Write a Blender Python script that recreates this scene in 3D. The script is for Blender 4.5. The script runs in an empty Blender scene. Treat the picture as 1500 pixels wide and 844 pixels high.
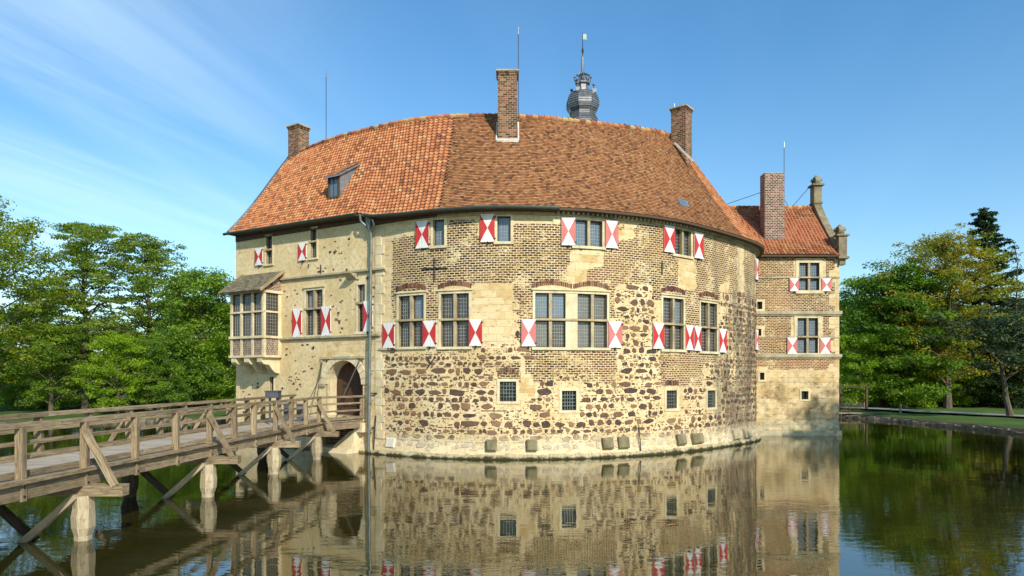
import bpy, math, random
import numpy as np
from mathutils import Vector, Matrix
R = math.radians
random.seed(7)
scn = bpy.context.scene
col = scn.collection
# ------------------------------------------------------------------ camera, sky, sun, exposure
CAMH = 4.1
cd = bpy.data.cameras.new('camera'); cam = bpy.data.objects.new('camera', cd); col.objects.link(cam)
cam.location = (0, 0, CAMH); cam.rotation_euler = (R(90), 0, 0)
cd.sensor_width = 36; cd.lens = 24; cd.shift_y = 128/1500; cd.clip_end = 9000
scn.camera = cam
SUN_AZ, SUN_EL = 27.0, 34.0
sdir = Vector((math.sin(R(SUN_AZ))*math.cos(R(SUN_EL)), -math.cos(R(SUN_AZ))*math.cos(R(SUN_EL)), math.sin(R(SUN_EL))))
sl = bpy.data.lights.new('sun', 'SUN'); sl.energy = 4.3; sl.angle = R(.5); sl.color = (1, .93, .80)
so = bpy.data.objects.new('sun', sl); col.objects.link(so); so.rotation_euler = sdir.to_track_quat('Z', 'Y').to_euler()
w = bpy.data.worlds.new('World'); scn.world = w; w.use_nodes = True
nt = w.node_tree; N = nt.nodes; L = nt.links; N.clear()
def nd(t, **k):
    n = N.new(t)
    for a, b in k.items(): setattr(n, a, b)
    return n
sky = nd('ShaderNodeTexSky', sky_type='NISHITA'); sky.sun_disc = False
sky.sun_elevation = R(SUN_EL); sky.sun_rotation = R(180-SUN_AZ); sky.air_density = 1.0; sky.dust_density = .6; sky.ozone_density = 1.6
tc = nd('ShaderNodeTexCoord'); sx = nd('ShaderNodeSeparateXYZ'); L.new(tc.outputs['Generated'], sx.inputs[0])
def M(op, a, b=None, clamp=False):
    n = nd('ShaderNodeMath', operation=op, use_clamp=clamp)
    for i, v in enumerate((a, b)):
        if v is None: continue
        if isinstance(v, (int, float)): n.inputs[i].default_value = v
        else: L.new(v, n.inputs[i])
    return n.outputs[0]
zz = M('MAXIMUM', sx.outputs[2], .03); zz = M('ADD', zz, .05)
u = M('DIVIDE', sx.outputs[0], zz); v = M('DIVIDE', sx.outputs[1], zz)
a = R(-17)
ur = M('SUBTRACT', M('MULTIPLY', u, math.cos(a)), M('MULTIPLY', v, math.sin(-a)))
vr = M('ADD', M('MULTIPLY', u, math.sin(-a)), M('MULTIPLY', v, math.cos(a)))
cx = nd('ShaderNodeCombineXYZ'); L.new(M('MULTIPLY', ur, 1.5), cx.inputs[0]); L.new(M('MULTIPLY', vr, .22), cx.inputs[1])
n1 = nd('ShaderNodeTexNoise'); n1.inputs['Scale'].default_value = 1.1; n1.inputs['Detail'].default_value = 8; n1.inputs['Roughness'].default_value = .55; n1.inputs['Distortion'].default_value = .5
L.new(cx.outputs[0], n1.inputs['Vector'])
mr = nd('ShaderNodeMapRange'); mr.inputs[1].default_value = .36; mr.inputs[2].default_value = .78; L.new(n1.outputs[0], mr.inputs[0]); mr.interpolation_type = 'SMOOTHSTEP'
# the cirrus bank lies in the west of the sky (left), only traces elsewhere
ms = nd('ShaderNodeMapRange'); ms.inputs[1].default_value = -.12; ms.inputs[2].default_value = -.62; ms.inputs[3].default_value = .06; ms.inputs[4].default_value = 1
L.new(sx.outputs[0], ms.inputs[0]); ms.interpolation_type = 'SMOOTHSTEP'
cl = M('MULTIPLY', M('MULTIPLY', mr.outputs[0], ms.outputs[0]), .5, True)
tint = nd('ShaderNodeMix', data_type='RGBA', blend_type='MULTIPLY'); tint.inputs[0].default_value = 1
L.new(sky.outputs[0], tint.inputs[6]); 
tr_ = nd('ShaderNodeValToRGB'); L.new(sx.outputs[2], tr_.inputs[0]); tr_.color_ramp.elements[0].position = .03; tr_.color_ramp.elements[0].color = (1.42/2, 1.66/2, 1.66/2, 1)
tr_.color_ramp.elements[1].position = .42; tr_.color_ramp.elements[1].color = (.86/2, 1.52/2, 1.82/2, 1)
sc_ = nd('ShaderNodeVectorMath', operation='SCALE'); L.new(tr_.outputs[0], sc_.inputs[0]); sc_.inputs['Scale'].default_value = 2; L.new(sc_.outputs[0], tint.inputs[7])
mx = nd('ShaderNodeMix', data_type='RGBA'); L.new(cl, mx.inputs[0]); L.new(tint.outputs[2], mx.inputs[6]); mx.inputs[7].default_value = (9.5, 11.6, 12.6, 1)
bg = nd('ShaderNodeBackground'); bg.inputs[1].default_value = .085; L.new(mx.outputs[2], bg.inputs[0])
out = nd('ShaderNodeOutputWorld'); L.new(bg.outputs[0], out.inputs[0])
vs = scn.view_settings; vs.view_transform = 'Standard'; vs.look = 'None'; vs.gamma = 1; vs.exposure = .38; vs.use_curve_mapping = False
scn.render.engine = 'CYCLES'; scn.render.resolution_x = 1024; scn.render.resolution_y = 576

# ------------------------------------------------------------------ helpers
class MB:
    """collects faces with uv, material index and one float 'tone' per face"""
    def __init__(s): s.v = []; s.f = []; s.uv = []; s.m = []; s.t = []
    def face(s, pts, uv=None, m=0, t=.5):
        b = len(s.v); s.v.extend([tuple(p) for p in pts]); s.f.append(tuple(range(b, b+len(pts))))
        s.uv.extend(uv if uv else [(0, 0)]*len(pts)); s.m.append(m); s.t.append(t)
    def hexa(s, P, m=0, t=.5, uvo=None, lens=None, skip=()):
        """P: 8 points, bottom 4 then top 4 (ccw from outside-bottom)"""
        q = [(0, 3, 2, 1), (4, 5, 6, 7), (0, 1, 5, 4), (1, 2, 6, 5), (2, 3, 7, 6), (3, 0, 4, 7)]
        uo = uvo or (random.random()*50, random.random()*50)
        for k, f in enumerate(q):
            if k in skip: continue
            pts = [Vector(P[i]) for i in f]
            a = (pts[1]-pts[0]).length; b = (pts[3]-pts[0]).length
            uv = [(0, 0), (a, 0), (a, b), (0, b)]
            if b > a: uv = [(y, x) for x, y in uv]
            s.face(pts, [(x+uo[0], y+uo[1]+k*.7) for x, y in uv], m, t)
    def box(s, x0, x1, y0, y1, z0, z1, m=0, t=.5):
        s.hexa([(x0, y0, z0), (x1, y0, z0), (x1, y1, z0), (x0, y1, z0), (x0, y0, z1), (x1, y0, z1), (x1, y1, z1), (x0, y1, z1)], m, t)
    def bar(s, p0, p1, w, h, m=0, t=None, up=(0, 0, 1), jit=0):
        p0 = Vector(p0); p1 = Vector(p1); d = (p1-p0).normalized(); up = Vector(up)
        if abs(d.dot(up)) > .95: up = Vector((0, 1, 0))
        sd = d.cross(up).normalized(); u2 = sd.cross(d).normalized()
        j = lambda: random.uniform(-jit, jit)
        c = lambda p, a, b: p+sd*(a*w/2+j())+u2*(b*h/2+j())
        P = [c(p0, -1, -1), c(p0, 1, -1), c(p1, 1, -1), c(p1, -1, -1), c(p0, -1, 1), c(p0, 1, 1), c(p1, 1, 1), c(p1, -1, 1)]
        s.hexa(P, m, random.random() if t is None else t)
    def tube(s, pts, rad, n=8, m=0, t=.5, cap=True):
        pts = [Vector(p) for p in pts]; rings = []; L0 = 0; us = []
        if isinstance(rad, (int, float)): rad = [rad]*len(pts)
        for i, p in enumerate(pts):
            d = (pts[min(i+1, len(pts)-1)]-pts[max(i-1, 0)]).normalized()
            up = Vector((0, 0, 1)) if abs(d.z) < .9 else Vector((1, 0, 0))
            a = d.cross(up).normalized(); b = a.cross(d)
            rings.append([p+(a*math.cos(k*2*math.pi/n)+b*math.sin(k*2*math.pi/n))*rad[i] for k in range(n)])
            if i: L0 += (p-pts[i-1]).length
            us.append(L0)
        for i in range(len(pts)-1):
            for k in range(n):
                k2 = (k+1) % n; c = 2*math.pi*rad[i]/n
                s.face([rings[i][k], rings[i][k2], rings[i+1][k2], rings[i+1][k]],
                       [(us[i], k*c), (us[i], (k+1)*c), (us[i+1], (k+1)*c), (us[i+1], k*c)], m, t)
        if cap: s.face(rings[0][::-1], None, m, t); s.face(rings[-1], None, m, t)
    def lathe(s, prof, c=(0, 0), n=16, m=0, ph=0):
        for (r0, z0, *_), (r1, z1, *_) in zip(prof, prof[1:]):
            for k in range(n):
                a0 = ph+k*2*math.pi/n; a1 = ph+(k+1)*2*math.pi/n
                P = [(c[0]+r0*math.cos(a0), c[1]+r0*math.sin(a0), z0), (c[0]+r0*math.cos(a1), c[1]+r0*math.sin(a1), z0),
                     (c[0]+r1*math.cos(a1), c[1]+r1*math.sin(a1), z1), (c[0]+r1*math.cos(a0), c[1]+r1*math.sin(a0), z1)]
                s.face(P, [(r0*a0, z0), (r0*a1, z0), (r1*a1, z1), (r1*a0, z1)], m)
    def build(s, name, mats, parent=None, smooth=False, extra=None, label=None):
        me = bpy.data.meshes.new(name); me.from_pydata(s.v, [], s.f)
        if not isinstance(mats, (list, tuple)): mats = [mats]
        for q in mats: me.materials.append(q)
        uvl = me.uv_layers.new(name='UVMap'); uvl.data.foreach_set('uv', np.array(s.uv, dtype=np.float32).ravel())
        me.polygons.foreach_set('material_index', np.array(s.m, dtype=np.int32))
        at = me.attributes.new('tone', 'FLOAT', 'FACE'); at.data.foreach_set('value', np.array(s.t, dtype=np.float32))
        if extra:
            for nm, vals in extra.items():
                e = me.attributes.new(nm, 'FLOAT', 'POINT'); e.data.foreach_set('value', np.array(vals, dtype=np.float32))
        if smooth: me.polygons.foreach_set('use_smooth', [True]*len(s.f))
        me.update()
        o = bpy.data.objects.new(name, me); col.objects.link(o); o.parent = parent
        if label: o['label'] = label
        return o
def tag(o, label=None, cat=None, group=None, kind=None):
    if label: o['label'] = label
    if cat: o['category'] = cat
    if group: o['group'] = group
    if kind: o['kind'] = kind
    return o
def empty(name, loc=(0, 0, 0)):
    o = bpy.data.objects.new(name, None); col.objects.link(o); o.location = loc; o.empty_display_size = .5; return o
def setloc(root, loc):
    """put the empty at the base of a thing whose parts were built in world coordinates"""
    root.location = loc
    for c in root.children: c.location = Vector(c.location)-Vector(loc)

# ------------------------------------------------------------------ materials
class MT:
    def __init__(s, name, rough=.85, spec=.3):
        s.mat = bpy.data.materials.new(name); s.mat.use_nodes = True; s.nt = s.mat.node_tree; s.N = s.nt.nodes; s.L = s.nt.links
        s.b = s.N['Principled BSDF']; s.b.inputs['Roughness'].default_value = rough; s.b.inputs['Specular IOR Level'].default_value = spec
        s.tc = s.N.new('ShaderNodeTexCoord')
    def n(s, t, **k):
        q = s.N.new(t)
        for a, b in k.items(): setattr(q, a, b)
        return q
    def uv(s): return s.tc.outputs['UV']
    def obj(s): return s.tc.outputs['Object']
    def map(s, src, sc=(1, 1, 1), loc=(0, 0, 0), rot=(0, 0, 0)):
        m = s.n('ShaderNodeMapping'); m.inputs['Scale'].default_value = sc; m.inputs['Location'].default_value = loc; m.inputs['Rotation'].default_value = rot
        s.L.new(src, m.inputs[0]); return m.outputs[0]
    def noise(s, src, scale, detail=4, rough=.55, dist=0, colr=False):
        q = s.n('ShaderNodeTexNoise'); q.inputs['Scale'].default_value = scale; q.inputs['Detail'].default_value = detail
        q.inputs['Roughness'].default_value = rough; q.inputs['Distortion'].default_value = dist
        s.L.new(src, q.inputs['Vector']); return q.outputs[1 if colr else 0]
    def vor(s, src, scale, feature='F1', out='Distance', rnd=1):
        q = s.n('ShaderNodeTexVoronoi', feature=feature); q.inputs['Scale'].default_value = scale; q.inputs['Randomness'].default_value = rnd
        s.L.new(src, q.inputs['Vector']); return q.outputs[out]
    def math(s, op, a, b=None, clamp=False):
        q = s.n('ShaderNodeMath', operation=op, use_clamp=clamp)
        for i, v in enumerate((a, b)):
            if v is None: continue
            if isinstance(v, (int, float)): q.inputs[i].default_value = v
            else: s.L.new(v, q.inputs[i])
        return q.outputs[0]
    def rng(s, v, a, b, c=0, d=1, smooth=True):
        q = s.n('ShaderNodeMapRange'); q.interpolation_type = 'SMOOTHSTEP' if smooth else 'LINEAR'
        for i, x in enumerate((a, b, c, d)): q.inputs[i+1].default_value = x
        s.L.new(v, q.inputs[0]); return q.outputs[0]
    def ramp(s, v, stops):
        q = s.n('ShaderNodeValToRGB'); e = q.color_ramp.elements
        while len(e) < len(stops): e.new(.5)
        for x, (p, c) in zip(e, stops): x.position = p; x.color = (*c, 1)
        s.L.new(v, q.inputs[0]); return q.outputs[0]
    def mix(s, f, a, b, mode='MIX'):
        q = s.n('ShaderNodeMix', data_type='RGBA', blend_type=mode)
        for i, v in ((0, f), (6, a), (7, b)):
            if isinstance(v, (int, float)): q.inputs[i].default_value = v
            elif isinstance(v, tuple): q.inputs[i].default_value = (*v, 1)
            else: s.L.new(v, q.inputs[i])
        return q.outputs[2]
    def attr(s, name):
        q = s.n('ShaderNodeAttribute'); q.attribute_name = name; return q.outputs['Fac']
    def sep(s, v):
        q = s.n('ShaderNodeSeparateXYZ'); s.L.new(v, q.inputs[0]); return q.outputs
    def comb(s, x, y, z=0):
        q = s.n('ShaderNodeCombineXYZ')
        for i, v in enumerate((x, y, z)):
            if isinstance(v, (int, float)): q.inputs[i].default_value = v
            else: s.L.new(v, q.inputs[i])
        return q.outputs[0]
    def warp(s, src, scale, amt):
        n = s.noise(src, scale, 3, colr=True)
        a = s.n('ShaderNodeVectorMath', operation='SUBTRACT'); s.L.new(n, a.inputs[0]); a.inputs[1].default_value = (.5, .5, .5)
        b = s.n('ShaderNodeVectorMath', operation='SCALE'); s.L.new(a.outputs[0], b.inputs[0]); b.inputs['Scale'].default_value = amt
        c = s.n('ShaderNodeVectorMath', operation='ADD'); s.L.new(src, c.inputs[0]); s.L.new(b.outputs[0], c.inputs[1]); return c.outputs[0]
    def brick(s, src, bw, bh, mortar, smooth=.1):
        q = s.n('ShaderNodeTexBrick'); q.inputs['Scale'].default_value = 1; q.inputs['Brick Width'].default_value = bw; q.inputs['Row Height'].default_value = bh
        q.inputs['Mortar Size'].default_value = mortar; q.inputs['Mortar Smooth'].default_value = smooth; q.inputs['Bias'].default_value = 0
        q.inputs['Color1'].default_value = (0, 0, 0, 1); q.inputs['Color2'].default_value = (1, 1, 1, 1); q.inputs['Mortar'].default_value = (.5, .5, .5, 1)
        s.L.new(src, q.inputs['Vector']); return q.outputs['Color'], q.outputs['Fac']
    def color(s, c):
        if isinstance(c, tuple): s.b.inputs['Base Color'].default_value = (*c, 1)
        else: s.L.new(c, s.b.inputs['Base Color'])
    def bump(s, h, dist=.02, strength=1):
        q = s.n('ShaderNodeBump'); q.inputs['Distance'].default_value = dist; q.inputs['Strength'].default_value = strength
        s.L.new(h, q.inputs['Height']); s.L.new(q.outputs[0], s.b.inputs['Normal'])

CREAM = (.72, .56, .33); CREAM2 = (.58, .42, .21)
def plaster_col(m, uv):
    n = m.noise(uv, .55, 5, .6); n2 = m.noise(uv, 5, 5, .65)
    c = m.ramp(n, [(.28, (.52, .38, .18)), (.5, (.65, .50, .27)), (.72, (.73, .60, .37))])
    c = m.mix(m.rng(n2, .42, .72, 0, .7), c, (.42, .29, .14))
    return c
def make_castle_wall(tower=True):
    m = MT('castle_masonry' if tower else 'wing_masonry', .92, .15)
    uv = m.uv(); wuv = m.warp(uv, 1.4, .11); wuv = m.warp(wuv, 9, .035)
    pc = plaster_col(m, uv)
    # bricks
    bc, bf = m.brick(wuv, .27, .118, .022, .15) if tower else m.brick(wuv, .26, .112, .020, .15)
    if tower:
        brick = m.ramp(bc, [(0, (.022, .017, .015)), (.4, (.055, .034, .025)), (.62, (.10, .05, .032)), (.84, (.18, .075, .04)), (1, (.26, .17, .09))])
    else:
        brick = m.ramp(bc, [(0, (.022, .017, .015)), (.35, (.065, .036, .026)), (.6, (.13, .055, .033)), (.85, (.23, .095, .048)), (1, (.28, .18, .10))])
    reg = m.noise(uv, .35, 3)
    brick = m.mix(m.rng(reg, .45, .68, 0, .6), brick, (.21, .088, .045) if tower else (.33, .125, .06))
    er = m.noise(m.map(wuv, (1, 1.6, 1)), 5.5, 4, .7); er2 = m.noise(uv, .9, 3)
    smear = m.rng(m.math('ADD', er, m.math('MULTIPLY', m.math('SUBTRACT', er2, .5), .85)), .55 if tower else .575, .63 if tower else .66)
    bm_ = m.attr('brick'); edge = m.noise(uv, 2.6, 4, .6)
    isb = m.rng(m.math('ADD', bm_, m.math('MULTIPLY', m.math('SUBTRACT', edge, .5), .9)), .46, .54)
    bk = m.math('MULTIPLY', isb, m.math('MULTIPLY', m.math('SUBTRACT', 1, bf), m.math('SUBTRACT', 1, m.math('MULTIPLY', smear, .88))))
    if not tower: brick = m.mix(m.math('MULTIPLY', m.math('MULTIPLY', m.rng(m.sep(uv)[1], 4.3, 4.5), m.rng(m.sep(uv)[1], 5.6, 5.35)), .75), brick, (.24, .075, .04))
    # ashlar joints
    ac, af = m.brick(m.warp(uv, 2, .05), .78, .36, .012, .4)
    ash = m.attr('ash'); isa = m.rng(m.math('ADD', ash, m.math('MULTIPLY', m.math('SUBTRACT', edge, .5), .8)), .45, .55)
    acol = m.ramp(ac, [(0, (.50, .33, .13)), (.35, (.62, .46, .23)), (.7, (.68, .53, .30)), (1, (.56, .40, .18))])
    acol = m.mix(m.rng(m.noise(uv, 7, 5, .7), .45, .72, 0, .5), acol, (.50, .36, .18))
    acol = m.mix(m.rng(m.noise(uv, .8, 4, .6), .42, .6, 0, .85), acol, (.67, .52, .30))
    acol = m.mix(m.math('MULTIPLY', af, m.rng(m.noise(uv, 1.7, 4), .45, .65, .0, .65)), acol, (.42, .30, .17))
    acol = m.mix(m.rng(m.noise(m.map(uv, (1, 1.7, 1)), 2.2, 6, .75), .52, .66, 0, .8), acol, m.ramp(m.noise(uv, 4, 3), [(.4, (.38, .22, .08)), (.6, (.30, .23, .14))]))
    c = m.mix(isa, pc, acol)
    # small chips and holes in the render
    ch = m.vor(m.warp(m.map(uv, (1, 1.5, 1)), 3, .3), 3.1); hole = m.rng(ch, .10, .06)
    hm = m.rng(m.noise(uv, .5, 3), .46, .6)
    c = m.mix(m.math('MULTIPLY', m.math('MULTIPLY', hole, hm), m.math('SUBTRACT', 1, isb)), c, (.16, .10, .06))
    # pebbly fill between the field stones
    rub = m.attr('rub')
    pv = m.vor(m.warp(m.map(uv, (1, 1.35, 1)), 4, .2), 8.5); pcx = m.vor(m.warp(m.map(uv, (1, 1.35, 1)), 4, .2), 8.5, out='Color')
    pk = m.math('MULTIPLY', m.rng(pv, .40, .30), m.rng(m.sep(pcx)[0], .60, .68))
    pk = m.math('MULTIPLY', pk, rub)
    c = m.mix(m.math('MULTIPLY', pk, .85), c, m.ramp(m.sep(pcx)[1], [(0, (.10, .06, .04)), (.5, (.24, .15, .09)), (1, (.36, .26, .15))]))
    c = m.mix(bk, c, brick)
    # weather stains in long drips; on the tower's right, tree shadow painted too
    st = m.noise(m.map(uv, (1.1, .16, 1)), 1.0, 6, .65); sta = m.attr('stain_shade')
    c = m.mix(m.math('MULTIPLY', m.rng(m.math('ADD', st, m.math('MULTIPLY', sta, .20)), .55, .76), m.math('ADD', m.math('MULTIPLY', sta, .6), .28)), c, m.mix(.5, (.11, .10, .085), (.16, .15, .09)))
    z = m.sep(uv)[1]
    if not tower:
        low = m.rng(z, 4.6, 3.6); big = m.noise(m.warp(uv, .6, .8), .55, 6, .68); c = m.mix(m.math('MULTIPLY', low, m.rng(big, .44, .62, 0, .75)), c, (.25, .165, .075))
        c = m.mix(m.math('MULTIPLY', low, m.rng(m.noise(m.map(uv, (1, 1.5, 1)), 1.4, 6, .75), .53, .64, 0, .7)), c, (.13, .10, .055))
        c = m.mix(m.math('MULTIPLY', m.rng(z, 1.5, .5), m.rng(m.noise(uv, 1.1, 5, .7), .4, .6, .1, .75)), c, (.10, .105, .035))
    n3 = m.noise(m.map(uv, (1, 2, 1)), 1.6, 5, .6)
    moss = m.rng(m.math('ADD', z, m.math('MULTIPLY', m.math('SUBTRACT', n3, .5), .35)), .22, .06)
    c = m.mix(m.math('MULTIPLY', moss, .9), c, (.085, .075, .02))
    lime = m.math('MULTIPLY', m.rng(m.math('ADD', z, m.math('MULTIPLY', m.math('SUBTRACT', n3, .5), 1.6)), 1.25, .75), m.math('SUBTRACT', 1, moss))
    c = m.mix(m.math('MULTIPLY', lime, m.rng(m.noise(uv, 1.8, 5, .7), .35, .65, .1, .7)), c, (.58, .50, .34))
    c = m.mix(m.math('MULTIPLY', m.rng(z, 1.6, .5), m.rng(m.noise(m.map(uv, (1, 2.2, 1)), 2.4, 5, .75), .50, .66, 0, .65)), c, (.20, .17, .11))
    m.color(c)
    h = m.math('ADD', m.math('MULTIPLY', bk, .5), m.math('ADD', m.math('MULTIPLY', m.noise(uv, 14, 5, .7), .45), m.math('MULTIPLY', pk, .5)))
    h = m.math('SUBTRACT', h, m.math('MULTIPLY', m.math('MULTIPLY', af, isa), .4))
    h = m.math('SUBTRACT', h, m.math('MULTIPLY', hole, .5))
    m.bump(h, .035, .9)
    return m.mat
def make_fieldstone():
    m = MT('fieldstone', .85, .25); t = m.attr('tone'); g = m.n('ShaderNodeNewGeometry').outputs['Position']
    n = m.noise(g, 3.5, 6, .7); n2 = m.noise(g, 16, 4, .7)
    v = m.math('ADD', m.math('MULTIPLY', t, .75), m.math('MULTIPLY', m.math('SUBTRACT', n, .35), .6))
    c = m.ramp(v, [(0, (.045, .033, .028)), (.3, (.09, .055, .040)), (.5, (.15, .080, .050)), (.68, (.21, .115, .064)), (.85, (.28, .17, .09)), (1, (.42, .29, .14))])
    c = m.mix(m.rng(n2, .55, .72, 0, .45), c, (.5, .38, .22))
    zl = m.math('ADD', m.sep(g)[2], m.math('MULTIPLY', m.math('SUBTRACT', n, .5), 1.4)); c = m.mix(m.rng(zl, 1.35, .75, 0, .72), c, (.58, .48, .33))
    m.color(c); m.bump(m.math('ADD', n, n2), .04, 1); return m.mat
def make_sandstone(name='sandstone', a=(.50, .40, .23), b=(.70, .59, .38), dark=(.22, .18, .11), amt=.6):
    m = MT(name, .9, .2); o = m.obj(); n = m.noise(o, 1.3, 5, .6); n2 = m.noise(o, 9, 5, .7); n3 = m.noise(m.map(o, (1, 1, .35)), 2.3, 5, .7)
    c = m.ramp(n, [(.3, a), (.65, b)]); c = m.mix(m.rng(n3, .5, .75, 0, amt), c, dark); c = m.mix(m.rng(n2, .5, .75, 0, .4), c, a)
    m.color(c); m.bump(n2, .02, .7); return m.mat
def make_tile(name, stops, lichen=.4):
    m = MT(name, .85, .25); t = m.attr('tone'); g = m.obj(); n = m.noise(g, .5, 4, .6); n2 = m.noise(g, 7, 5, .7)
    v = m.math('ADD', t, m.math('MULTIPLY', m.math('SUBTRACT', n, .5), .35)); c = m.ramp(v, stops)
    c = m.mix(m.rng(n2, .52, .75, 0, lichen), c, (.36, .28, .12)); c = m.mix(m.rng(m.noise(g, 2.2, 6, .75), .60, .72, 0, .75), c, (.06, .045, .035))
    m.color(c); m.bump(n2, .012, .6); return m.mat
def make_wood(name, a, b, dark, sc=1.0):
    m = MT(name, .85, .2); uv = m.uv(); st = m.map(uv, (1.2*sc, 22*sc, 1)); n = m.noise(st, 1.6, 6, .65, .6); n2 = m.noise(uv, 1.1, 4, .6); n4 = m.noise(m.map(uv, (.6, 9, 1)), 4, 4, .7)
    c = m.ramp(n, [(.3, dark), (.48, a), (.7, b)]); c = m.mix(m.rng(m.attr('tone'), 0, 1, 0, .45), c, dark); c = m.mix(m.rng(m.noise(uv, 3.5, 6, .75), .54, .68, 0, .65), c, dark)
    c = m.mix(m.rng(n2, .5, .72, 0, .6), c, dark); c = m.mix(m.rng(n4, .62, .70, 0, .8), c, (.05, .04, .03))
    m.color(c); m.bump(n, .012, .9); return m.mat
def make_plain(name, c, rough=.6, metal=0, var=.25, spec=.4, scale=3):
    m = MT(name, rough, spec); n = m.noise(m.obj(), scale, 5, .65); d = tuple(x*(1-var) for x in c); e = tuple(min(1, x*(1+var*.6)) for x in c)
    m.color(m.ramp(n, [(.3, d), (.7, e)])); m.b.inputs['Metallic'].default_value = metal; m.bump(m.noise(m.obj(), scale*6, 4), .004, .5); return m.mat
def make_paint(name, c, wear, wc=(.45, .36, .27)):
    m = MT(name, .6, .35); g = m.obj(); n = m.noise(m.map(g, (3, 3, .8)), 2.2, 6, .7); n2 = m.noise(g, .9, 3)
    cc = m.mix(m.rng(n, .55, .8, 0, wear), c, wc); cc = m.mix(m.rng(n2, .35, .7, 0, .18), cc, tuple(x*.7 for x in c))
    st = m.noise(m.map(g, (9, 9, .5)), 1.4, 4, .6); cc = m.mix(m.rng(st, .56, .66, 0, .45), cc, tuple(x*.45 for x in c)); m.color(cc); m.bump(m.math('ADD', n, st), .012, .8); return m.mat
def make_glass(name, base, rough=.05):
    m = MT(name, rough, .5); m.color(base); m.b.inputs['IOR'].default_value = 1.6
    m.bump(m.noise(m.obj(), 2.4, 2), .05, .35); return m.mat
def make_leaf(name, stops, trans=.35):
    m = MT(name, .55, .3); t = m.attr('tone'); oi = m.n('ShaderNodeObjectInfo').outputs['Random']
    n = m.noise(m.obj(), .35, 3)
    v = m.math('ADD', m.math('MULTIPLY', t, .65), m.math('ADD', m.math('MULTIPLY', m.math('SUBTRACT', n, .3), .6), m.math('MULTIPLY', m.math('SUBTRACT', oi, .5), .2)))
    c = m.ramp(v, stops); m.color(c)
    tr = m.n('ShaderNodeBsdfTranslucent'); c2 = m.mix(1.0, c, (1.35, 1.5, .55), 'MULTIPLY'); m.L.new(c2, tr.inputs[0])
    ms = m.n('ShaderNodeMixShader'); ms.inputs[0].default_value = trans
    m.L.new(m.b.outputs[0], ms.inputs[1]); m.L.new(tr.outputs[0], ms.inputs[2]); m.L.new(ms.outputs[0], m.N['Material Output'].inputs[0])
    return m.mat
def make_bark(name, a=(.07, .055, .04), b=(.16, .13, .095)):
    m = MT(name, .95, .1); n = m.noise(m.map(m.obj(), (6, 6, 1)), 1.5, 6, .7); m.color(m.ramp(n, [(.35, a), (.7, b)])); m.bump(n, .05, 1); return m.mat
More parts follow.
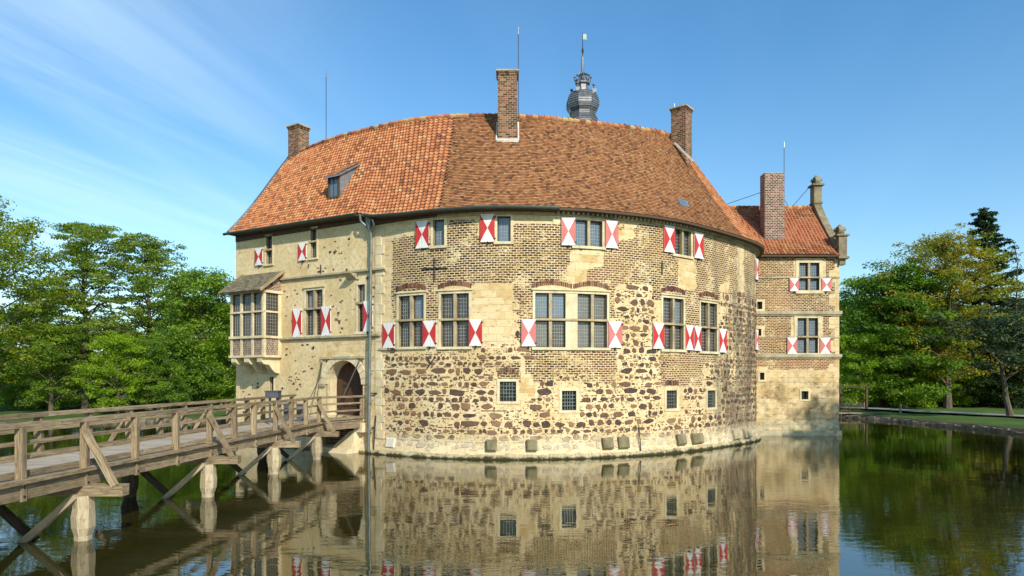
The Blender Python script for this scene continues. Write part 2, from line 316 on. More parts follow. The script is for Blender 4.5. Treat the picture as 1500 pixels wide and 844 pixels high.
MAT = dict(
    wall=make_castle_wall(True), wingwall=make_castle_wall(False), stone=make_fieldstone(), sand=make_sandstone(),
    sandd=make_sandstone('weathered_sandstone', (.27, .23, .14), (.47, .40, .25), (.12, .11, .07), .8),
    mossy=make_sandstone('mossy_block', (.11, .095, .05), (.25, .21, .12), (.05, .055, .02), .8),
    fin=make_sandstone('dark_finial_stone', (.13, .11, .07), (.30, .25, .15), (.06, .06, .045), .8),
    mull=make_sandstone('mullion_stone', (.26, .20, .115), (.46, .37, .22), (.12, .10, .06), .7), pale=make_sandstone('pale_block', (.48, .44, .34), (.62, .57, .45), (.25, .24, .16), .5),
    pantile=make_tile('pantile', [(0, (.16, .07, .04)), (.22, (.27, .10, .045)), (.5, (.43, .16, .064)), (.78, (.48, .21, .088)), (1, (.46, .29, .14))], .5),
    plain=make_tile('plain_tile', [(0, (.10, .05, .03)), (.25, (.22, .095, .045)), (.5, (.345, .15, .062)), (.75, (.42, .205, .088)), (1, (.40, .26, .12))], .5),
    pant2=make_tile('old_pantile', [(0, (.16, .06, .035)), (.3, (.34, .105, .05)), (.6, (.42, .15, .07)), (.85, (.46, .27, .11)), (1, (.36, .3, .13))], .85),
    slate=make_tile('slate_shingle', [(0, (.10, .08, .05)), (.5, (.20, .165, .10)), (1, (.30, .26, .17))], .4),
    lead=make_plain('lead_slate', (.15, .155, .16), .38, .25, .5, .6, 4), leadm=make_plain('mid_lead', (.19, .20, .21), .4, .4, .4), leadl=make_plain('light_lead', (.33, .35, .37), .35, .5, .3, .6),
    wood=make_wood('weathered_wood', (.29, .21, .12), (.50, .40, .26), (.085, .06, .036)),
    deck=make_wood('deck_board', (.40, .35, .28), (.55, .50, .41), (.22, .18, .13)),
    pile=make_wood('pile_wood', (.40, .32, .20), (.58, .50, .36), (.20, .15, .085)),
    darkwood=make_wood('dark_wood', (.08, .055, .035), (.16, .12, .075), (.035, .025, .018)),  # dark timber; also carries the shade on far bridge piles and struts
    frame=make_wood('window_wood', (.10, .065, .04), (.16, .105, .065), (.05, .035, .025)),
    door=make_wood('door_oak', (.085, .042, .028), (.13, .07, .045), (.04, .022, .016)),
    gutter=make_plain('green_gutter', (.045, .06, .045), .45, .3), zinc=make_plain('zinc_pipe', (.16, .185, .17), .4, .4, .4),
    iron=make_plain('black_iron', (.03, .028, .027), .55, .3), rope=make_plain('chain', (.06, .045, .03), .7),
    white=make_paint('white_paint', (.72, .70, .66), .25), red=make_paint('red_paint', (.48, .032, .028), .2, (.5, .2, .15)),
    fred=make_paint('faded_red_paint', (.52, .15, .13), .5, (.62, .42, .36)),
    glass=make_glass('leaded_glass', (.035, .034, .032), .12), glassb=make_glass('sky_reflection_glass', (.10, .15, .20), .08), glassc=make_glass('curtained_glass', (.115, .115, .105), .15), lat=make_plain('lead_came', (.33, .32, .28), .6),  # glassb: reflected sky put into a blue base colour
    mortar=make_sandstone('mortar_flashing', (.45, .42, .36), (.62, .58, .5), (.3, .27, .22), .4), dark=make_plain('dark_void', (.012, .01, .009), .9),
    metalbox=make_plain('grey_box_paint', (.075, .08, .09), .5), verdigris=make_plain('verdigris', (.38, .44, .36), .6),
    bark=make_bark('bark'), bark2=make_bark('pale_bark', (.12, .10, .07), (.27, .23, .17)))
def cm(name, scale=(.27, .115), a=.0):
    m = MT(name, .9, .2); uv = m.warp(m.uv(), 3, .03); bc, bf = m.brick(uv, scale[0], scale[1], .014, .1)
    c = m.ramp(bc, [(0, (.035, .022, .018)), (.3, (.10, .045, .03)), (.6, (.18, .07, .042)), (.85, (.27, .11, .06)), (1, (.28, .20, .12))])
    n = m.noise(m.uv(), 2, 5, .7); c = m.mix(m.rng(n, .5, .75, 0, .7), c, (.10, .075, .055)); c = m.mix(bf, c, (.34+a, .26+a, .16+a)); m.color(c)
    m.bump(m.math('SUBTRACT', 1, bf), .02, .8); return m.mat
MAT['redstone'] = make_tile('arch_brick', [(0, (.05, .03, .025)), (.5, (.16, .065, .04)), (1, (.26, .12, .07))], .3)
MAT['brick'] = cm('chimney_brick'); MAT['brick2'] = cm('panel_brick', (.25, .085), .15); MAT['brick3'] = cm('pale_brick', (.24, .12), .22)

# ------------------------------------------------------------------ wall maps (s along the wall, z up, o outwards)
def catmull(P, k=24):
    P = [Vector((*p, 0)) for p in P]; out = []
    for i in range(len(P)-1):
        a = P[i-1] if i else P[0]*2-P[1]; b = P[i]; c = P[i+1]; d = P[i+2] if i+2 < len(P) else P[-1]*2-P[-2]
        for j in range(k):
            t = j/k; out.append(.5*((2*b)+(c-a)*t+(2*a-5*b+4*c-d)*t*t+(3*b-a-3*c+d)*t**3))
    out.append(P[-1]); return np.array([(p.x, p.y) for p in out])
class WMap:
    def __init__(s, pts, k=24, flare=.22, sm=True):
        s.P = catmull(pts, k) if sm else np.array(pts, float); d = np.hypot(*np.diff(s.P, axis=0).T); s.S = np.concatenate([[0], np.cumsum(d)]); s.len = s.S[-1]; s.flare = flare
        T = np.gradient(s.P, s.S, axis=0); T /= np.linalg.norm(T, axis=1)[:, None]; s.T = T; s.n0 = np.stack([T[:, 1], -T[:, 0]], 1)
        px = 750+1000*s.P[:, 0]/s.P[:, 1]; m = int(np.argmax(px)); s.px = px[:m+1]; s.m = m
    def xy(s, t): return np.interp(t, s.S, s.P[:, 0]), np.interp(t, s.S, s.P[:, 1])
    def nrm(s, t):
        a = np.interp(t, s.S, s.n0[:, 0]); b = np.interp(t, s.S, s.n0[:, 1]); l = math.hypot(a, b); return a/l, b/l
    def pt(s, t, z, o=0):
        x, y = s.xy(t); n = s.nrm(t)
        if z < .75: o = o+s.flare*(.75-z)/.75
        if t < 0 or t > s.len:
            e = t if t < 0 else t-s.len; T = s.T[0] if t < 0 else s.T[-1]; x += T[0]*e; y += T[1]*e
        return Vector((x+n[0]*o, y+n[1]*o, z))
    def s_(s, px): return float(np.interp(px, s.px, s.S[:s.m+1]))
    def z_(s, px, y): return CAMH+(550-y)*s.xy(s.s_(px))[1]/1000
    def inv(s, t, z):
        x, y = s.xy(t); return 750+1000*x/y, 550-(z-CAMH)*1000/y
    def box(s, mb, s0, s1, z0, z1, o0, o1, m=0, t=.5, step=.5):
        n = max(1, int(math.ceil((s1-s0)/step))); E = np.linspace(s0, s1, n+1); uo = (random.random()*40, random.random()*40)
        for i in range(n):
            a, b = E[i], E[i+1]; sk = [k for k, c in ((5, i > 0), (3, i < n-1)) if c]
            P = [s.pt(a, z0, o1), s.pt(b, z0, o1), s.pt(b, z0, o0), s.pt(a, z0, o0), s.pt(a, z1, o1), s.pt(b, z1, o1), s.pt(b, z1, o0), s.pt(a, z1, o0)]
            mb.hexa(P, m, t, (uo[0]+a, uo[1]), skip=sk)
TW = WMap([(-16.9, 41.8), (-14.5, 40.35), (-12.1, 38.9), (-9.7, 37.45), (-7.3, 36.0), (-5.2, 34.75), (-3.0, 33.85), (-.3, 33.4), (3.0, 33.75), (5.3, 34.5), (7.4, 35.5), (9.3, 36.8), (12.3, 39.6), (14.5, 42.0), (15.8, 44.2), (16.5, 47.5), (16.5, 51), (16, 54)])
AW = WMap([(14.2, 46.75), (18.3, 46.75), (22.4, 46.75)], 1, .12, False)

# ------------------------------------------------------------------ regions of masonry, given in photo pixels
def rects(px, y, lst, soft):
    best = -9.
    for x0, x1, y0, y1 in lst:
        d = min(px-x0, x1-px, y-y0, y1-y); best = max(best, d)
    return .5+max(-.5, min(.5, best/soft))
BRICK = [(575, 745, 345, 416), (745, 1068, 328, 416), (1068, 1106, 352, 440), (570, 645, 400, 440), (575, 600, 432, 470), (618, 650, 410, 470),
         (745, 785, 410, 440), (760, 783, 425, 500), (888, 900, 415, 470), (955, 1055, 410, 440), (998, 1028, 430, 512), (770, 903, 511, 548), (780, 812, 545, 562), (968, 1030, 511, 566), (728, 762, 528, 562), (850, 900, 545, 560),
         (1028, 1050, 512, 530), (655, 700, 322, 350), (640, 700, 508, 518)]
ASH = [(478, 574, 500, 640), (556, 574, 300, 640), (345, 362, 340, 400), (688, 752, 411, 512), (574, 618, 318, 345), (834, 884, 366, 392), (830, 900, 392, 414), (760, 784, 528, 582), (993, 1020, 376, 432),
       (900, 962, 318, 345), (940, 968, 350, 380), (1078, 1092, 348, 520), (722, 767, 553, 596), (816, 851, 566, 608), (969, 998, 566, 606), (1030, 1053, 566, 603), (640, 655, 360, 378), (700, 722, 355, 372)]
NOBR = [(574, 620, 318, 340), (900, 930, 335, 352), (834, 884, 366, 392), (830, 860, 392, 414), (993, 1020, 376, 425), (1080, 1090, 345, 480), (560, 574, 300, 680), (728, 768, 562, 600), (688, 752, 415, 512)]
RUB = [(560, 1110, 514, 655), (752, 782, 418, 512), (897, 958, 418, 512), (1052, 1112, 428, 516), (640, 760, 505, 520)]
def region(px, y):
    b = rects(px, y, BRICK, 16); nb = rects(px, y, NOBR, 12); b = min(b, 1-nb*.98)
    a = rects(px, y, ASH, 14); r = min(rects(px, y, RUB, 12), 1-b if b > .3 else 1)
    r = min(r, 1-rects(px, y, [(722, 767, 553, 596), (816, 851, 566, 608), (969, 998, 566, 606), (1030, 1053, 566, 603)]+[(764, 783, 528, 582)], 8))
    st = max(0, min(1, (px-1000)/80))*(.25+.75*max(0, min(1, (y-340)/150)))  # right end darker: weather stains plus tree shadow put into the colour
    return b, a, max(0, r), st

# ------------------------------------------------------------------ windows
class Win: pass
def mkwin(wm, x0, x1, y0, y1, cols=1, ty=None, sh=(), panel=None, kind='leaded', sur=.13, blue=False, zref=None):
    w = Win(); w.wm = wm; pc = (x0+x1)/2; w.s0 = wm.s_(x0); w.s1 = wm.s_(x1); w.z0 = wm.z_(pc, y1); w.z1 = wm.z_(pc, y0)
    w.tz = [wm.z_(pc, t) for t in (ty or [])]; w.cols = cols; w.panel = panel; w.kind = kind; w.sur = sur; w.blue = blue
    w.sh = [(wm.s_(a), wm.s_(b), wm.z_((a+b)/2, d), wm.z_((a+b)/2, c), f) for a, b, c, d, f in sh]; return w
TWIN = [
    mkwin(TW, 390, 399, 346, 387, 1, [366], [(375, 386.5, 364, 389, 0)], sur=.1),
    mkwin(TW, 455, 464, 335, 378, 1, [354], [(438.5, 450, 356, 382, 0)], sur=.1),
    mkwin(TW, 448, 473, 425, 491, 2, [452], [(430, 443, 452, 494, 0), (472, 486, 449, 492, 0)]),
    mkwin(TW, 524, 535, 417, 486, 1, [444], [(533.5, 547, 441, 486, 0)]),
    mkwin(TW, 395, 401, 552, 575, 1, [], [], sur=.08),
    mkwin(TW, 634.5, 651, 322, 360, 1, [], [(610, 629.5, 324, 364, 0)], blue=True),
    mkwin(TW, 728.5, 748, 317, 354, 1, [], [(704, 725, 314, 355, 0)], blue=True),
    mkwin(TW, 842.5, 882, 323, 361, 2, [], [(821.7, 842, 319, 360, 1), (886, 904.5, 323, 364, 1)], blue=True),
    mkwin(TW, 987.5, 1012, 337, 374, 2, [], [(971, 987.5, 331, 370, 0), (1015, 1028, 341, 379, 0)]),
    mkwin(TW, 584, 621, 433, 508, 2, [469], [(562, 580, 473, 510, 0), (620.5, 640, 470, 508, 0)]),
    mkwin(TW, 646, 687, 430, 508, 2, [468], [(687.5, 707, 468, 507, 0)]),
    mkwin(TW, 784, 889, 430, 509, 4, [468.5], [(763.5, 784.5, 468, 507.5, 1), (890, 910, 471, 509.5, 1)], panel=(828.5, 846)),
    mkwin(TW, 971, 1001, 437, 512, 2, [475], [(955, 971, 473.5, 511, 0), (1002.5, 1014.5, 477, 513, 0)]),
    mkwin(TW, 1026, 1050, 444, 515, 2, [480], [(1015, 1026, 478.5, 514, 0), (1051.5, 1062, 482, 516.5, 0)]),
    mkwin(TW, 732, 756, 559, 588, 1, [], [], kind='grille'), mkwin(TW, 823, 844, 572.5, 601, 1, [], [], kind='grille'),
    mkwin(TW, 976, 991, 572, 598.5, 1, [], [], kind='grille'), mkwin(TW, 1036, 1047.5, 572, 597, 1, [], [], kind='grille')]
AWIN = [
    mkwin(AW, 1170.5, 1200, 385, 425.5, 2, [406.5], [(1156, 1170, 408, 427, 1), (1203, 1217, 408, 427, 1)], sur=.22, blue=True),
    mkwin(AW, 1168, 1198, 466, 517.5, 2, [493.5], [(1152.6, 1167.5, 495, 518.5, 1), (1200.5, 1216, 495, 518.5, 1)], sur=.22, blue=True),
    mkwin(AW, 1109, 1116.5, 442, 453, 1, [], [], kind='slit'), mkwin(AW, 1108, 1115, 482, 492, 1, [], [], kind='slit'),
    mkwin(AW, 1113, 1119.5, 546, 556.5, 1, [], [], kind='slit'), mkwin(AW, 1174, 1184, 573, 585, 1, [], [], kind='slit')]
def shutter(wm, parent, a, b, z0, z1, faded, lab=None, tilt=0):
    mb = MB(); o0, o1 = .05, .10; g = lambda s, z, o: wm.pt(s, z, o+tilt*(s-a))
    rm = 1; P = [g(a, z0, o1), g(b, z0, o1), g(b, z0, o0), g(a, z0, o0), g(a, z1, o1), g(b, z1, o1), g(b, z1, o0), g(a, z1, o0)]
    mb.hexa(P, 0, .5, skip=(2,)); mb.m[-2:] = [rm, rm]
    mb.m = [0]*len(mb.f); c = g((a+b)/2, (z0+z1)/2, o1)
    mb.face([P[0], P[1], c], None, 0); mb.face([P[5], P[4], c], None, 0); mb.face([P[1], P[5], c], None, rm); mb.face([P[4], P[0], c], None, rm)
    o = mb.build('shutter', [MAT['white'], MAT['fred' if faded else 'red']], parent)
    hs = max(.03, (b-a)*.08)
    for zz_ in (z0+(z1-z0)*.12, z1-(z1-z0)*.12):
        h = MB(); h.hexa([g(b-hs, zz_-.03, o1+.012), g(b+.05, zz_-.03, o1+.012), g(b+.05, zz_-.03, o1-.02), g(b-hs, zz_-.03, o1-.02), g(b-hs, zz_+.03, o1+.012), g(b+.05, zz_+.03, o1+.012), g(b+.05, zz_+.03, o1-.02), g(b-hs, zz_+.03, o1-.02)]); h.build('hinge', MAT['iron'], o)
    mid = (a+b)/2; h = MB(); h.hexa([g(mid-.025, z0-.12, o1-.01), g(mid+.025, z0-.12, o1-.01), g(mid+.025, z0-.12, .0), g(mid-.025, z0-.12, .0), g(mid-.025, z0+.02, o1+.01), g(mid+.025, z0+.02, o1+.01), g(mid+.025, z0+.02, .0), g(mid-.025, z0+.02, .0)])
    h.build('hold_back', MAT['iron'], o); return o
def build_window(w, parent):
    wm = w.wm; s0, s1, z0, z1 = w.s0, w.s1, w.z0, w.z1; mb = MB(); u = w.sur; B = lambda *a: wm.box(mb, *a)
    B(s0-u, s0, z0, z1, -.1, .03); B(s1, s1+u, z0, z1, -.1, .03); B(s0-u, s1+u, z1, z1+u*1.05, -.1, .035); B(s0-u-.04, s1+u+.04, z0-u, z0, -.1, .09 if w.kind == 'leaded' else .035)
    if w.kind == 'leaded' and w.cols > 1 and z1-z0 > 1.6: wm.box(mb, s0-u-.06, s1+u+.06, z1+u*1.05, z1+u*1.05+.07, -.05, .10)
    mu = MB(); BM = lambda *a: wm.box(mu, *a)
    edges = []
    if w.panel:
        a, b = wm.s_(w.panel[0]), wm.s_(w.panel[1]); mw = .16; m1 = (s0+a)/2; m2 = (b+s1)/2
        edges = [(s0, m1-mw/2), (m1+mw/2, a), (b, m2-mw/2), (m2+mw/2, s1)]
        for c in (m1, m2): BM(c-mw/2, c+mw/2, z0, z1, -.16, .0)
        B(a, b, z0, z1, -.16, .012)
    else:
        mw = .15 if w.cols > 1 else 0; wd = (s1-s0-mw*(w.cols-1))/w.cols
        for i in range(w.cols): edges.append((s0+i*(wd+mw), s0+i*(wd+mw)+wd))
        for i in range(w.cols-1): BM(edges[i][1], edges[i+1][0], z0, z1, -.16, .0)
    rows = []; zb = z0
    for t in w.tz:
        for a, b in edges: BM(a, b, t-.06, t+.06, -.16, .02)
        if w.kind == 'leaded': BM(s0-.05, s1+.05, t-.05, t+.05, .0355, .075)
        rows.append((zb, t-.06)); zb = t+.06
    rows.append((zb, z1))
    o = mb.build('window', MAT['sand'], parent)
    if mu.f: mu.build('mullion', MAT['mull'], o)
    if w.kind == 'slit':
        q = MB(); wm.box(q, s0, s1, z0, z1, -.34, -.30); q.build('pane', MAT['glass'], o)
        q = MB(); c = (s0+s1)/2; wm.box(q, c-.012, c+.012, z0, z1, -.2, -.17); q.build('window_bar', MAT['iron'], o); return o
    d = -.20; halves = [edges[:2], edges[2:]] if w.panel else [edges]
    for eg in halves:
        fr = MB(); pn = MB(); lt = MB()
        for a, b in eg:
            for ri, (c, e) in enumerate(rows):
                f = .045 if b-a > .4 else .03
                for q in ((a, a+f, c, e), (b-f, b, c, e), (a+f, b-f, c, c+f), (a+f, b-f, e-f, e)): wm.box(fr, *q, d-.03, d+.05)
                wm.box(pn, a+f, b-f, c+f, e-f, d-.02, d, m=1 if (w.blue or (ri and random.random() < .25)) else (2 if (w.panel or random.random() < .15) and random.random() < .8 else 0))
                nx = max(2, round((b-a)/.15)); nz = max(3, round((e-c)/.19)); L_ = lt
                th = .008 if w.kind == 'leaded' else .014; oo = (d+.002, d+.014) if w.kind == 'leaded' else (-.09, -.06)
                for i in range(1, nx): x = a+f+(b-a-2*f)*i/nx; wm.box(L_, x-th, x+th, c+f*.5, e-f*.5, *oo)
                for i in range(1, nz): x = c+f+(e-c-2*f)*i/nz; wm.box(L_, a+f*.5, b-f*.5, x-th, x+th, oo[0]+.0015, oo[1]+.0015)
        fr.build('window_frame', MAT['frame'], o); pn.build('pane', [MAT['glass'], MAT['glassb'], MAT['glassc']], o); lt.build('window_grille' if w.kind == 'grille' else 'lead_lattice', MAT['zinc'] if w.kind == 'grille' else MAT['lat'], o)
    return o
def build_wall(wm, ztop, openings, mats, parent, s0=0, s1=None, rg=region, step=.28, name='wall', stones=None):
    s1 = s1 or wm.len; S = set(np.round(np.arange(s0, s1, step), 4)) | {s0, s1}; Z = set(np.round(np.arange(-1.6, ztop, step), 4)) | {ztop, .75}
    for a, b, c, d, *_ in openings: S |= {a, b}; Z |= {c, d}
    S = sorted(S); Z = sorted(Z); v = []; ex = dict(brick=[], ash=[], rub=[], stain_shade=[]); idx = {}
    mb = MB()
    def V(i, j):
        if (i, j) not in idx:
            idx[i, j] = len(mb.v); mb.v.append(tuple(wm.pt(S[i], Z[j], 0))); b, a, r, st = rg(*wm.inv(S[i], Z[j]))
            for k, q in zip(('brick', 'ash', 'rub', 'stain_shade'), (b, a, r, st)): ex[k].append(q)
        return idx[i, j]
    for i in range(len(S)-1):
        for j in range(len(Z)-1):
            cs, cz = (S[i]+S[i+1])/2, (Z[j]+Z[j+1])/2
            if any(a < cs < b and c < cz < d for a, b, c, d, *_ in openings): continue
            mb.f.append((V(i, j), V(i+1, j), V(i+1, j+1), V(i, j+1))); mb.uv += [(S[i], Z[j]), (S[i+1], Z[j]), (S[i+1], Z[j+1]), (S[i], Z[j+1])]; mb.m.append(0); mb.t.append(.5)
    n0 = len(mb.v)
    for a, b, c, d, dep in openings:
        q = lambda s, z, o: wm.pt(s, z, o)
        for P in ([q(a, c, 0), q(a, d, 0), q(a, d, -dep), q(a, c, -dep)], [q(b, c, -dep), q(b, d, -dep), q(b, d, 0), q(b, c, 0)], [q(a, d, 0), q(b, d, 0), q(b, d, -dep), q(a, d, -dep)], [q(a, c, -dep), q(b, c, -dep), q(b, c, 0), q(a, c, 0)], [q(a, c, -dep), q(a, d, -dep), q(b, d, -dep), q(b, c, -dep)]):
            mb.face(P, [(a, c), (a, d), (b, d), (b, c)], 1)
    if stones: stones(mb)
    for k in ex: ex[k] += [0.]*(len(mb.v)-len(ex[k]))
    return mb.build(name, mats, parent, extra=ex)
def add_stone(mb, wm, s, z, w, h, m, rnd, prot=.035):
    n = rnd.randint(6, 10); a0 = rnd.random()*6.28; ro = []; ri = []; e = rnd.uniform(1.7, 4.5); t = rnd.random(); sk = rnd.uniform(-.15, .15)
    for k in range(n):
        a = a0+k*2*math.pi/n+rnd.uniform(-.28, .28); c, d = math.cos(a), math.sin(a); r = (abs(c)**e+abs(d)**e)**(-1/e)*rnd.uniform(.78, 1.16)
        x, y = r*c*w/2, r*d*h/2+sk*r*c*w/2*.5; ro.append((s+x, z+y)); ri.append((s+x*.8+rnd.uniform(-.015, .015), z+y*.78))
    oc = prot*rnd.uniform(.5, 1.2); po = [wm.pt(x, y, -.01) for x, y in ro]; pi = [wm.pt(x, y, oc*rnd.uniform(.7, 1.1)) for x, y in ri]
    for k in range(n): mb.face([po[k], po[(k+1) % n], pi[(k+1) % n], pi[k]], None, m, t)
    mb.face(pi, None, m, t)
def tower_stones(mb):
    rnd = random.Random(5); z = .42
    def clear(s, z_, w, h):
        for q in OPEN:
            if q[0]-.14-w/2 < s < q[1]+.14+w/2 and q[2]-.14-h/2 < z_ < q[3]+.16+h/2: return False
        for a, b, c, d in PLAINZ:
            if a-w/2 < s < b+w/2 and c-h/2 < z_ < d+h/2: return False
        return True
    while z < 9.4:
        H = rnd.choice([.18, .22, .26, .3, .34, .38, .44]); s = TW.s_(562)+rnd.random()*.4
        while s < TW.len:
            px, y = TW.inv(s, z+H/2)
            right = s > TW.s_(1055)
            w = H*(rnd.uniform(.6, 1.4) if rnd.random() < .62 else rnd.uniform(1.4, 2.5))*(.65 if right else 1); w = min(w, 1.05); r = region(px, y)[2]; sc = s+w/2
            if r > .45 and clear(sc, z+H/2, w, H) and (z > 1.15 or rnd.random() < .85):
                if rnd.random() < .22:
                    for k in range(3): add_stone(mb, TW, s+rnd.random()*w, z+rnd.random()*H, rnd.uniform(.08, .2), rnd.uniform(.06, .12), 2, rnd, .02)
                else: add_stone(mb, TW, sc, z+H/2+rnd.uniform(-.05, .05), w*rnd.uniform(.88, 1.04), H*rnd.uniform(.66, 1.05), 2, rnd)
                for k in range(rnd.choice([0, 1, 1, 2])): add_stone(mb, TW, s+w+.05, z+H*rnd.random(), rnd.uniform(.05, .11), rnd.uniform(.04, .12), 2, rnd, .02)
            s += w+rnd.uniform(.01, .11)
        for k in range(int(TW.len/.3)):   # small pinning stones in the bed joint
            s = TW.s_(562)+rnd.random()*(TW.len-TW.s_(562)); px, y = TW.inv(s, z+H+.05)
            if region(px, y)[2] > .5 and clear(s, z+H+.05, .2, .08): add_stone(mb, TW, s, z+H+.05, rnd.uniform(.08, .22), rnd.uniform(.04, .08), 2, rnd, .02)
        z += H+rnd.uniform(.01, .08)
    # stones showing through the plastered gate front: clustered
    cl = [(495, 365, 26, 22, 16), (520, 410, 22, 30, 14), (430, 440, 14, 40, 9), (500, 460, 22, 30, 18), (445, 520, 40, 22, 18), (430, 560, 18, 14, 18), (360, 590, 12, 30, 10), (540, 590, 9, 60, 26), (380, 560, 10, 12, 8), (545, 430, 8, 40, 8), (480, 395, 50, 10, 10)]
    for cx_, cy_, rx, ry, n in cl:
        for k in range(n):
            px = cx_+rnd.gauss(0, rx/2); y = cy_+rnd.gauss(0, ry/2)
            if px > 553 or px < 350 or (px < 412 and 395 < y < 550): continue
            s = TW.s_(px); z_ = TW.z_(px, y); b = rnd.uniform(.08, .27)
            if clear(s, z_, b, b*.6) and z_ > .5: add_stone(mb, TW, s, z_, b, b*rnd.uniform(.45, .8), 2, rnd, .02)
# ------------------------------------------------------------------ castle: walls
castle = empty('castle'); tag(castle, 'round moated stone castle with red tiled roof and red and white shutters', 'castle')
OPEN = [(w.s0, w.s1, w.z0, w.z1, .5) for w in TWIN]
SL, SR = TW.s_(477), TW.s_(531.5); DZ0, DZ1 = 1.9, TW.z_(505, 526)
OPEN.append((SL, SR, DZ0, DZ1, 1.0)); OPEN.append((TW.s_(472), TW.s_(527), -.5, 1.62, .6))
b0 = TW.s_(412); a0 = b0-2.94
PLAINZ = [(b0-3.2, b0+.1, 3.9, 10.4), (TW.s_(468), TW.s_(545), 1.6, DZ1+.5)]
build_wall(TW, 12.25, OPEN, [MAT['wall'], MAT['sandd'], MAT['stone']], castle, stones=tower_stones)
for w in TWIN:
    build_window(w, castle)
    for a, b, c, d, f in w.sh: shutter(TW, castle, a, b, c, d, f, tilt=random.uniform(-.03, .05))
sS = TW.s_(1105.5); shutter(TW, castle, sS, sS+.6, TW.z_(1103, 408), TW.z_(1103, 377), 0, tilt=.12)
shutter(TW, castle, sS, sS+.6, TW.z_(1103, 512), TW.z_(1103, 482), 0, tilt=.12)
# gable and courtyard walls (real thickness of the ring)
def inner(pts, z): return [(x, y, z) for x, y in pts]
RID = [(-15.0, 46.3), (-11.8, 43.4), (-9.0, 41.5), (-5.98, 39.9), (-3.3, 39.2), (0, 39.2), (2.5, 39.6), (4.83, 40.3), (7.4, 41.1), (9.7, 42.3), (11.2, 44.8), (11.7, 48), (11.7, 51), (11.4, 54)]
EAV_S = [0, TW.s_(430), TW.s_(500), TW.s_(590), TW.s_(648), TW.s_(748), TW.s_(828), TW.s_(905), TW.s_(990), TW.s_(1068), TW.s_(1102), TW.len-7.2, TW.len-3.3, TW.len]
RC = catmull(RID, 1); RZ = 18.95
tn = np.arange(len(RID)).astype(float)
RID_d = catmull(RID, 12); td = np.linspace(0, len(RID)-1, len(RID_d))
def eave_z(s):
    return float(np.interp(s, [0, TW.s_(535), TW.s_(556), TW.s_(600)], [12.72, 12.62, 12.38, 12.25]))
def ridge_pt(t): return Vector((np.interp(t, td, RID_d[:, 0]), np.interp(t, td, RID_d[:, 1]), RZ))
_es = np.interp(td, tn, EAV_S)
def eave_pt(t, o=.5):
    s = float(np.interp(t, td, _es)); return TW.pt(s, 3, o)+Vector((0, 0, eave_z(s)-3)), s
def t_of_s(s): return float(np.interp(s, _es, td))
def roofp(t, v, off=0):
    e, s = eave_pt(t); r = ridge_pt(t); p = e.lerp(r, v); sag = -.22*math.sin(math.pi*min(1, v*1.0))*(1-v)
    e2, _ = eave_pt(t+.01); tg = (e2-e); tg.z = 0
    nn = tg.cross(r-e).normalized(); 
    return p+nn*(off+sag), nn
def tiles(name, fe, fr, tw, th, mat, wave, lab=None, thick=.03, v1=1.0):
    """fe/fr: t-range function at v; columns follow the slope"""
    mb = MB(); rnd = random.Random(3); sl = 8.9; nv = int(sl/th)
    a0_, a1_ = fe; b0_, b1_ = fr; e0 = eave_pt(a0_)[1]; e1 = eave_pt(a1_)[1]; nu = int((e1-e0)/tw)
    ns = 4 if wave else 1
    tcol = [[np.interp(e0+(e1-e0)*i/nu, _es, td) for i in range(nu+1)]]
    def T(uu, v):
        te = float(np.interp(e0+(e1-e0)*uu, _es, td)); tr = b0_+(b1_-b0_)*((te-a0_)/(a1_-a0_)); return te+(tr-te)*v
    for j in range(nv):
        va, vb = j/nv*v1, min(1, (j+1.12)/nv)*v1
        for i in range(nu):
            t = min(1, max(0, rnd.gauss(.5, .22))); lift = rnd.uniform(0, .014 if wave else .018); off = (j % 2)*.5 if not wave else 0
            cols = []
            for k in range(ns+1):
                x = (i+off*.999+k/ns)/nu
                if not wave: x += (-.02/nu if k else .02/nu)
                x = min(1, x); h = .045*math.sin(2*math.pi*(k/ns)+.6) if wave else 0
                if wave and k in (0, ns): h = .0
                ta, tb = T(x, va), T(x, vb); pa, na = roofp(ta, va, thick+lift+h+.02); pb, nb = roofp(tb, vb, h*.8+.005)
                cols.append((pa, pb, na))
            for k in range(ns):
                a, b = cols[k], cols[k+1]
                mb.face([a[0], b[0], b[1], a[1]], None, 0, t); mb.face([a[0]-a[2]*(thick+.02), b[0]-b[2]*(thick+.02), b[0], a[0]], None, 0, t*.6)
    return mb.build(name, mat, castle, smooth=False, label=lab)
tA, tB, tC, tD = 0.0, t_of_s(TW.s_(648)), t_of_s(TW.s_(1076)), float(len(RID)-1)
tiles('pantile_roof', (tA, tB), (tA, 4.0), .25, .285, MAT['pantile'], True, 'orange pantiled roof over the gate side')
tiles('plain_tile_roof', (tB, tC), (4.0, 9.15), .17, .15, MAT['plain'], False, 'brown plain tiled roof over the round front', .018)
tiles('pantile_roof', (tC, tD), (9.15, tD), .24, .26, MAT['pantile'], True, 'orange pantiled roof at the right shoulder')
